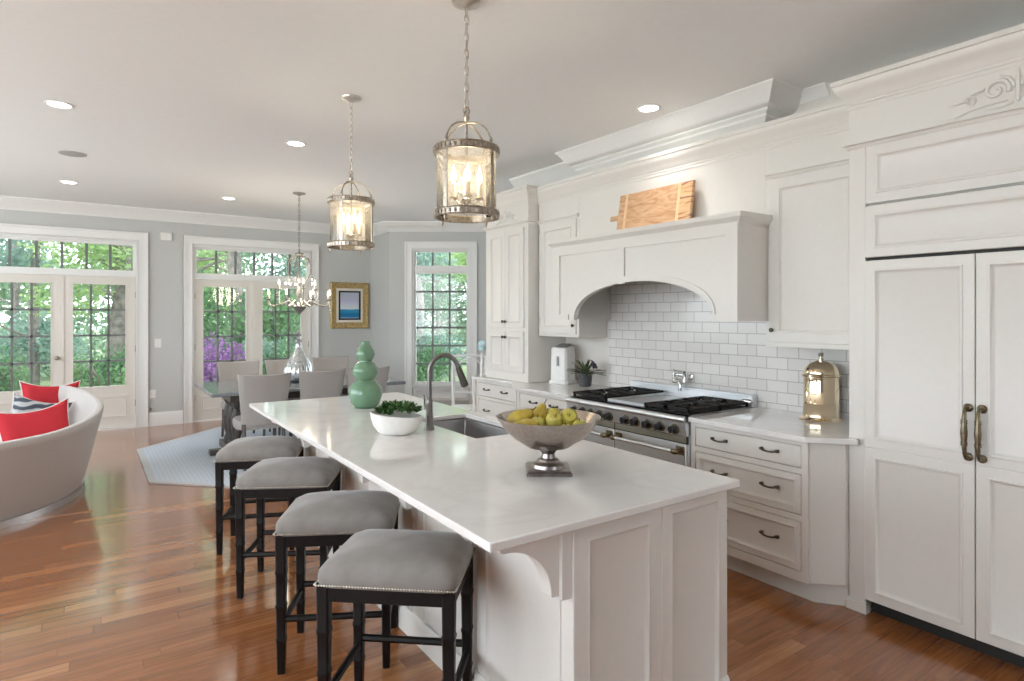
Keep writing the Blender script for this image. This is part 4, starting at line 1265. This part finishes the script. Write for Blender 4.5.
m = MB(); chain(m, cx, cy_, H - .03, 2.36); m.build('chain', M['chand'], T)
m = MB(); m.lathe([(.0, 1.56), (.012, 1.575), (.03, 1.60), (.075, 1.645), (.085, 1.67), (.04, 1.69), (.02, 1.72), (.03, 1.78), (.045, 1.83), (.02, 1.9), (.012, 1.96), (.028, 2.0), (.012, 2.05), (.011, 2.28), (.05, 2.30), (.055, 2.315), (.012, 2.33), (.010, 2.37)], C0, 20); m.build('stem', M['chand'], T)
m = MB()
for k in range(6):
    a = R(60 * k + 15)
    m.tube([A(a, .015, 2.28), A(a, .06, 2.27), A(a, .12, 2.25), A(a, .155, 2.18), A(a, .155, 2.08), A(a, .12, 2.02), A(a, .09, 1.97)], .009, 6)
    m.tube([A(a, .13, 2.23), A(a, .10, 2.17), A(a, .06, 2.17), A(a, .055, 2.21), A(a, .085, 2.225)], .005, 6)
m.build('scroll_cage', M['chand'], T)
bulbs = [(R(45 * k + 8), .375, 1.70, 1.75) for k in range(8)] + [(R(120 * k + 25), .245, 1.72, 1.88) for k in range(3)]
for a, r, z0_, zc in bulbs:
    m = MB()
    m.tube([A(a, .05, 1.66), A(a, r * .35, z0_ + .04), A(a, r * .6, z0_ - .005), A(a, r * .85, z0_ - .03), A(a, r * .99, z0_ - .005), A(a, r, zc)], .009, 6)
    m.lathe([(.008, zc - .01), (.036, zc + .0), (.038, zc + .006), (.012, zc + .01)], A(a, r, 0), 14)
    am = m.build('arm', M['chand'], T)
    m = MB(); m.lathe([(.011, zc), (.011, zc + .055)], A(a, r, 0), 12); m.build('candle_sleeve', M['chand'], am)
    m = MB(); m.lathe([(.005, zc + .055), (.010, zc + .072), (.009, zc + .088), (.004, zc + .108), (.001, zc + .12)], A(a, r, 0), 10); m.build('bulb', M['bulb'], am)
m = MB(); rnd = random.Random(2)
for k in range(22):
    a = rnd.uniform(0, 6.28); r = rnd.choice([.16, .16, .25, .37]); z = {.16: 2.02, .25: 1.83, .37: 1.70}[r]
    for j in range(2): m.ball(A(a, r, z - .025 * j), (.006, .006, .011), 6, 4)
    m.ball(A(a, r, z - .075), (.010, .010, .026), 6, 4)
m.build('crystal_drops', M['crystal'], T)
def lamp_in(T, z, e, r=.05):
    L = bpy.data.lights.new('lamp_glow', 'POINT'); L.energy = e; L.shadow_soft_size = r; L.color = (1, .86, .66)
    o = bpy.data.objects.new('lamp', L); COL.objects.link(o); o.parent = T; p = ORIG[T.name]
    o.location = (0, 0, z - p[2]); return o
lamp_in(T, 1.93, 14, .2)

# pendants ---------------------------------------------------------------------------------
def make_pendant():
    T = proto('lantern_pendant', 'pendant', 'pendant light', 'glass lanterns over the island')
    r = .148; zb, zt = 2.045, 2.335
    m = MB(); m.lathe([(.012, 3.02), (.03, 3.028), (.066, 3.038), (.070, 3.049)], (0, 0, 0), 28); m.build('canopy', M['satin'], T)
    m = MB(); chain(m, 0, 0, 3.02, 2.50, .052, .013, .0035); m.build('chain', M['satin'], T)
    for za in (zb - .02, zt - .012):
        m = MB()
        m.lathe([(r - .003, za), (r + .003, za), (r + .003, za + .030), (r - .003, za + .030), (r - .003, za)], (0, 0, 0), 48, False, False)
        for q in (0, .030):
            m.tube([(r * 1.03 * math.cos(R(a)), r * 1.03 * math.sin(R(a)), za + q) for a in range(0, 360, 8)], .0038, 6, closed=True)
        for k in range(36):
            a = R(10 * k); m.box((r + .003) * math.cos(a) - .005, (r + .003) * math.cos(a) + .005, (r + .003) * math.sin(a) - .005, (r + .003) * math.sin(a) + .005, za + .006, za + .024)
        m.build('ring_band', M['antique'], T)
    for k in range(4):
        m = MB()
        a = R(90 * k + 20); x, y = (r + .002) * math.cos(a), (r + .002) * math.sin(a); d = V3((math.cos(a), math.sin(a), 0)); e_ = V3((-d.y, d.x, 0))
        for z0_, z1_ in ((zb, zt),): m.hexa([V3((x, y, z)) + e_ * s1 + d * s2 for z in (z0_, z1_) for s1, s2 in ((-.010, -.003), (.010, -.003), (.010, .003), (-.010, .003))])
        m.lathe([(.001, zb - .052), (.004, zb - .042), (.008, zb - .03), (.004, zb - .02)], ((r + .004) * math.cos(a), (r + .004) * math.sin(a), 0), 8)
        m.lathe([(.006, zt + .02), (.009, zt + .035), (.004, zt + .05)], ((r - .004) * math.cos(a), (r - .004) * math.sin(a), 0), 8)
        m.build('upright', M['antique'], T)
    m = MB()
    for k in range(2):
        a = R(90 * k + 20); d = V3((math.cos(a), math.sin(a), 0))
        m.tube([d * (.144 * math.cos(R(t_))) + V3((0, 0, zt + .02 + .118 * math.sin(R(t_)))) for t_ in range(0, 181, 12)], .0045, 8)
    m.lathe([(.004, 2.47), (.014, 2.49), (.014, 2.51), (.006, 2.53)], (0, 0, 0), 12)
    m.tube([(.016 * math.cos(R(a)), 0, 2.53 + .018 * math.sin(R(a))) for a in range(0, 360, 30)], .004, 6, closed=True)
    m.build('hanger_arch', M['antique'], T)
    m = MB(); m.lathe([(r - .007, zb), (r - .007, zt)], (0, 0, 0), 48, False, False); m.build('glass_shade', M['shade'], T)
    m = MB(); m.tube([(0, 0, 2.48), (0, 0, zb + .07)], .006, 8); m.lathe([(.004, zb + .035), (.014, zb + .05), (.026, zb + .065), (.012, zb + .08), (.006, zb + .1)], (0, 0, 0), 14); cl = m.build('centre_rod', M['antique'], T)
    for k in range(4):
        a = R(90 * k + 65); d = V3((math.cos(a), math.sin(a), 0)) * .062
        m = MB(); m.tube([(0, 0, zb + .06), tuple(d * .5 + V3((0, 0, zb + .045))), tuple(d + V3((0, 0, zb + .07)))], .004, 6); m.lathe([(.018, zb + .068), (.02, zb + .074), (.008, zb + .078)], d, 12)
        cs = m.build('candle_arm', M['antique'], T)
        m = MB(); m.lathe([(.011, zb + .075), (.011, zb + .14)], d, 12); m.build('candle_sleeve', M['candle'], cs)
        m = MB(); m.lathe([(.005, zb + .14), (.012, zb + .16), (.012, zb + .18), (.005, zb + .21), (.001, zb + .225)], d, 10); m.build('bulb', M['bulb'], cs)
    lamp_in(T, zb + .19, 1.7, .05)
    return T


pd = make_pendant()
place(pd, (1.478, 2.50, 0), 0); pd['label'] = 'glass cylinder lantern pendant over the near end of the island'
dup(pd, (1.487, 4.06, 0), R(25), 'glass cylinder lantern pendant over the far end of the island')

# recessed lights, speaker -----------------------------------------------------------------
def make_down():
    T = proto('recessed_light', 'light', 'ceiling light', 'recessed ceiling lights')
    m = MB(); m.lathe([(.066, 0), (.084, -.001), (.086, -.005), (.082, -.009), (.068, -.007), (.066, 0)], (0, 0, 0), 32, False, False); m.build('trim_ring', M['ceil'], T)
    m = MB(); m.lathe([(.0, -.004), (.067, -.004)], (0, 0, 0), 32, False, False); m.build('lens', M['downl'], T)
    L = bpy.data.lights.new('downlight', 'SPOT'); L.energy = 13; L.spot_size = R(120); L.spot_blend = 1.0; L.shadow_soft_size = .07; L.color = (1, .96, .91)
    lo = bpy.data.objects.new('lamp', L); COL.objects.link(lo); lo.parent = T; lo.location = (0, 0, -.02)
    return T


dl = make_down()
downs = [((-.155, 5.36), 'recessed ceiling light above the curved sofa'), ((1.49, 5.41), 'recessed ceiling light between far lantern and dining area'),
         ((-.156, 8.43), 'recessed ceiling light by the glazed doors behind the sofa'), ((1.49, 8.43), 'recessed ceiling light near the glazed doors behind the table'),
         ((3.31, 3.04), 'recessed ceiling light in front of the range hood cornice')]
for i, ((x, y), lb) in enumerate(downs):
    if i == 0: place(dl, (x, y, H), 0); dl['label'] = lb
    else: dup(dl, (x, y, H), 0, lb)
m = MB(); m.lathe([(.0, H - .008), (.10, H - .008), (.108, H - .006), (.11, H - .0005)], (-.10, 6.93, 0), 32, False, False)
tag(m.build('ceiling_speaker', M['ltgrey']), 'round grey speaker grille in the ceiling above the sofa', 'speaker')

# ------------------------------------------------------------------ painting, wall plates
T = thing('framed_seascape', 'small blue seascape in a wide gold frame on grey wall', 'picture', (3.622, YF, 1.343))
F = FX(3.622); w2, z0, z1 = .327, 1.343, 2.108
m = MB()
P = lambda i, n: [F[0] + V3((-w2 + i, -n, z0 + i)), F[0] + V3((w2 - i, -n, z0 + i)), F[0] + V3((w2 - i, -n, z1 - i)), F[0] + V3((-w2 + i, -n, z1 - i))]
m.loops([P(0, 0), P(0, .03), P(.012, .045), P(.03, .04), P(.05, .028), P(.085, .022), P(.095, .026), P(.10, .012)], True, True, False); m.build('frame', M['gold'], T)
m = MB(); m.fbox(F, -w2 + .095, w2 - .095, z0 + .095, z1 - .095, .008, .014); m.build('mat', M['matb'], T)
m = MB(); m.loops([P(.14, .014), P(.14, .024), P(.165, .022), P(.168, .014)], True, False, False); m.build('inner_frame', M['black'], T)
m = MB(); m.fbox(F, -w2 + .16, w2 - .16, z0 + .16, z1 - .16, .0145, .017)
o = m.build('print', M['sea'], T)
for vtx in o.data.vertices: vtx.co.z -= .16
o.location.z = .16
for nm, u, z, hw_, hh_, lb, cat in (('light_switch', .835, 1.165, .042, .063, 'white light switch plate between the two pairs of doors', 'switch'),
                                     ('wall_outlet', .77, .45, .04, .06, 'white electrical outlet low on the wall between the doors', 'outlet')):
    m = MB(); m.box(u - hw_, u + hw_, YF - .007, YF, z - hh_, z + hh_)
    T = thing(nm, lb, cat, (u, YF, z - hh_))
    m.build('plate', M['plastic'], T, bevel=.003)
    m = MB(); m.box(u - .014, u + .014, YF - .012, YF - .006, z - .03, z + .03); m.build('rocker' if nm == 'light_switch' else 'socket', M['plastic'], T, bevel=.002)
m = MB(); m.box(.86, 1.01, YF - .03, YF, 2.62, 2.74)
tag(m.build('alarm_sensor', M['plastic'], bevel=.01), 'small white sensor box high on wall between the doors', 'sensor')
m = MB(); m.lathe([(.014, 0), (.014, .02), (.009, .025), (.009, .05), (.013, .055), (.013, .07)], (0, 0, 0), 12)
m.v = [(.75 + x, YF - .017 - z, .245 + y) for x, y, z in m.v]
tag(m.build('door_stop', M['antique']), 'small metal door stop on the baseboard between doors', 'door stop')

# ------------------------------------------------------------------ sofa and pillows
SC = V3((-1.35, 6.85, 0))
T = thing('curved_sofa', 'curved pale oatmeal sofa with chrome plinth, seen from behind', 'sofa', tuple(SC))
A0, A1, NA = R(-165), R(36), 60
def hrim(a): k = (a - A0) / (A1 - A0); return .64 + .20 * max(0, (k - .62) / .38) ** 1.3
m = MB(); L = []
for i in range(NA + 1):
    a = A0 + (A1 - A0) * i / NA; h = hrim(a); d = V3((math.cos(a), math.sin(a), 0))
    k = min(1, min(i, NA - i) / 3.0); e_ = .55 + .45 * math.sqrt(1 - (1 - k) ** 2) if k < 1 else 1
    mid = 1.36
    prof = [(1.29, .05), (1.325, .05), (1.365, .20), (1.42, .42), (1.478, h - .05), (1.486, h - .012), (1.478, h + .010), (1.455, h + .018), (1.43, h + .010), (1.415, h - .03), (1.34, .5), (1.28, .40), (1.25, .05)]
    L.append([SC + d * (mid + (r - mid) * e_) + V3((0, 0, z)) for r, z in prof])
m.loops(L); m.build('backrest', M['sofa'], T)
m = MB(); L = []
for i in range(NA + 1):
    a = A0 + (A1 - A0) * i / NA; d = V3((math.cos(a), math.sin(a), 0))
    L.append([SC + d * r + V3((0, 0, z)) for r, z in ((.45, .05), (1.28, .05), (1.29, .38), (1.2, .435), (.8, .45), (.5, .435), (.44, .40))])
m.loops(L); m.build('seat_cushion', M['sofa'], T)
m = MB(); L = []
for i in range(NA + 1):
    a = A0 + (A1 - A0) * i / NA; d = V3((math.cos(a), math.sin(a), 0))
    L.append([SC + d * r + V3((0, 0, z)) for r, z in ((.50, .0), (1.345, .0), (1.345, .052), (.50, .052))])
m.loops(L); m.build('plinth', M['plinth'], T)


def pillow(name, mat, P, n, s, label, up_rot=0, pip=True):
    P = V3(P); nrm = V3(n).normalized(); up = V3((0, 0, 1)); up = (up - nrm * up.dot(nrm)).normalized(); sd = up.cross(nrm)
    q = Matrix.Rotation(up_rot, 3, nrm); up = q @ up; sd = q @ sd
    T = thing(name, label, 'pillow', tuple(P), group='throw pillows on the sofa')
    N = 14; f = []; b = []
    for j in range(N + 1):
        v = -1 + 2 * j / N; rf = []; rb = []
        for i in range(N + 1):
            u = -1 + 2 * i / N
            pin = 1 - .14 * (1 - v * v) * abs(u) ** 3; pv = 1 - .26 * (1 - u * u) * abs(v) ** 3
            th = .075 * ((1 - u ** 4) * (1 - v ** 4)) ** .6
            c_ = P + sd * (u * s * pin) + up * (v * s * pv)
            rf.append(c_ + nrm * th); rb.append(c_ - nrm * th)
        f.append(rf); b.append(rb)
    m = MB(); m.loops([x + y[::-1] for x, y in zip(f, b)]); m.build('cover', mat, T)
    ed = [f[0][i] for i in range(N + 1)] + [f[j][N] for j in range(1, N + 1)] + [f[N][i] for i in range(N - 1, -1, -1)] + [f[j][0] for j in range(N - 1, 0, -1)]
    m = MB(); m.tube(ed, .007, 6, closed=True); m.build('piping', M['piping'], T)


fw_ = V3((.5713, .8207, 0)); rt_ = V3((.8207, -.5713, 0))
def px(u, v, d): return V3((0, 0, 1.565)) + (fw_ + rt_ * ((u - 512) / 612) + V3((0, 0, (315 - v) / 612))) * d
pillow('throw_pillow', M['red'], px(37, 435, 5.35), (.25, -1, .35), .28, 'coral red pillow in front, leaning on the sofa back', R(6))
pillow('throw_pillow', M['swirl'], px(37, 421, 5.8), (.2, -1, .4), .24, 'grey swirl patterned pillow between the two red ones', R(-17))
pillow('throw_pillow', M['red'], px(50, 405, 6.15), (.2, -1, .3), .25, 'coral red pillow farthest back on the sofa', R(-4))

# ------------------------------------------------------------------ outdoors
struct(bx(-60, 60, 12.0, 90, -.5, -.35).build('ground', M['lawn'], keep=True), 'lawn and leaf litter outside the doors', 'ground')
struct(bx(-60, -3.38, -40, 10.2, -.5, -.2).build('bounce_terrace', M['stone'], keep=True))  # unseen slab added to bounce daylight up to the ceiling


struct(bx(-3.36, 20, 10.17, 12.0, -.5, -.06).build('bounce_patio', M['stone'], keep=True), 'pale stone slab added outside the glazed doors to bounce light indoors', 'bounce_patio')  # strip added to reflect sunlight up to the ceiling


def foliage(rnd, blobs, n, s0, s1):
    m = MB()
    for k in range(n):
        c_, r = rnd.choice(blobs)
        while True:
            p = V3((rnd.uniform(-1, 1), rnd.uniform(-1, 1), rnd.uniform(-1, 1)))
            if p.length < 1: break
        p = p * (.55 + .45 * p.length) if p.length > .05 else p
        p = V3(c_) + V3((p.x * r[0], p.y * r[1], p.z * r[2]))
        a = V3((rnd.gauss(0, 1), rnd.gauss(0, 1), rnd.gauss(0, 1))).normalized(); b = a.orthogonal().normalized(); e_ = rnd.uniform(s0, s1)
        m.poly([p - a * e_, p + b * e_ * .5, p + a * e_, p - b * e_ * .5])
    return m


def make_tree(seed, lm, height, crown_z, spread, n, name='tree', tr=.2):
    rnd = random.Random(seed)
    T = proto(name, 'tree', 'tree', 'trees beyond the glazed doors')
    m = MB(); pts = [V3((0, 0, -.4))]
    for k in range(1, 7): pts.append(V3((rnd.uniform(-.15, .15) * k * .4, rnd.uniform(-.15, .15) * k * .4, -.4 + height * k / 6)))
    m.tube(pts, [tr * (1 - .1 * k) for k in range(7)], 10)
    for k in range(9):
        z = crown_z + (height - crown_z) * rnd.random(); a = rnd.uniform(0, 6.28); L_ = spread * rnd.uniform(.5, .95)
        p0 = V3((0, 0, z)); d = V3((math.cos(a), math.sin(a), rnd.uniform(.1, .6)))
        m.tube([p0, p0 + d * L_ * .5 + V3((0, 0, rnd.uniform(-.15, .15))), p0 + d * L_], [tr * .3, tr * .18, tr * .07], 6)
    m.build('trunk', M['bark'], T)
    blobs = []
    for k in range(11):
        a = rnd.uniform(0, 6.28); q = spread * rnd.uniform(.1, .8); z = crown_z + (height - crown_z) * rnd.random()
        blobs.append(((q * math.cos(a), q * math.sin(a), z), (spread * .42, spread * .42, spread * .34)))
    foliage(rnd, blobs, n, .045, .085).build('crown', M[lm], T)
    return T


def make_bush(seed, lm, n, cat='bush', name='shrub', label='', r=.9):
    rnd = random.Random(seed); T = proto(name, label, cat, 'shrubs beyond the glazed doors')
    m = MB()
    for k in range(8):
        a = rnd.uniform(0, 6.28); m.tube([(0, 0, -.36), (r * .3 * math.cos(a), r * .3 * math.sin(a), r * .4), (r * .7 * math.cos(a), r * .7 * math.sin(a), r * .9)], [.03, .02, .008], 6)
    m.build('stems', M['bark'], T)
    blobs = [((r * .5 * math.cos(k), r * .5 * math.sin(k), .05 + .9 * r * rnd.random()), (r * .6, r * .6, r * .5)) for k in range(9)]
    foliage(rnd, blobs, n, .03, .06).build('foliage', M[lm], T)
    return T


tA = make_tree(1, 'leafA', 8, 2.0, 2.2, 9000, tr=.24); tB = make_tree(2, 'leafB', 6, .3, 1.8, 7000, tr=.12); tC = make_tree(3, 'leafC', 7, .3, 1.8, 7000, tr=.14)
spots = [('A', -1.60, 14.4, 'thick grey trunked tree outside the left sofa side door'), ('A', .62, 16.6, 'spring green tree outside the right sofa side door'),
         ('B', -4.2, 16.4, 'deep green tree at the left edge beyond the sofa side doors'), ('B', 2.75, 14.6, 'bushy deep green tree outside the left dining door'),
         ('C', -1.1, 19.6, 'blue green tree behind the thick trunked tree outside'), ('C', 4.9, 17.6, 'blue green tree outside the right dining door'),
         ('A', 2.3, 20.5, 'spring green tree far behind the dining doors'), ('C', 7.2, 14.6, 'blue green tree close outside the bay window'),
         ('A', 10.6, 15.4, 'spring green tree at the right outside the bay window'), ('B', 9.0, 19.6, 'deep green tree farther beyond the bay window')]
used = set()
for k, (q, x, y, lb) in enumerate(spots):
    src = {'A': tA, 'B': tB, 'C': tC}[q]
    if q not in used: used.add(q); place(src, (x, y, 0), R(37 * k)); src['label'] = lb
    else: dup(src, (x, y, 0), R(37 * k), lb, scale=.9 + .05 * (k % 5))
az = make_bush(11, 'azalea', 3000, label='purple azalea bush outside the left dining door', name='azalea_bush', r=.95); place(az, (1.72, 12.4, 0))
gb = make_bush(12, 'leafB', 3000, label='dark green shrub outside the right sofa side door', r=.8); place(gb, (.35, 13.0, 0))
for x, y, lb, s_ in ((-1.5, 12.7, 'dark green shrub outside the left sofa side door', 1.0), (3.6, 12.8, 'dark green shrub outside the right dining door', 1.0), (6.2, 12.6, 'dark green shrub below the bay window', .9)):
    dup(gb, (x, y, 0), R(x * 50), lb, scale=s_)

rnd = random.Random(21)
blobs = [((rnd.uniform(-11, 22), rnd.uniform(24, 30), rnd.uniform(-.2, 7.5)), (rnd.uniform(.8, 1.6), rnd.uniform(.6, 1.2), rnd.uniform(.6, 1.2))) for k in range(520)]
tag(foliage(rnd, blobs, 90000, .09, .17).build('woodland_foliage', M['haze'], keep=True), 'pale hazy woodland foliage far beyond the lawn', 'foliage', kind='stuff')
rnd = random.Random(22)
for k in range(12):
    x = -11 + 2.9 * k + rnd.uniform(-.8, .8); y = rnd.uniform(22, 23.6); r_ = rnd.uniform(.10, .22)
    T = thing('bare_trunk', 'distant grey tree trunk at the edge of the woodland', 'tree', (x, y, -.4), group='distant trunks at the woodland edge')
    m = MB(); m.tube([(x, y, -.45), (x + rnd.uniform(-.2, .2), y, 3.5), (x + rnd.uniform(-.4, .4), y, 9)], [r_, r_ * .85, r_ * .6], 10); m.build('trunk', M['bark'], T)
    for j in range(4):
        z = rnd.uniform(1.5, 5); d = rnd.choice((-1, 1)); m = MB(); m.tube([(x, y, z), (x + d * .9, y + .1, z + .5), (x + d * 1.7, y + .2, z + rnd.uniform(.4, 1.4))], [r_ * .35, r_ * .25, r_ * .1], 6); m.build('branch', M['bark'], T)
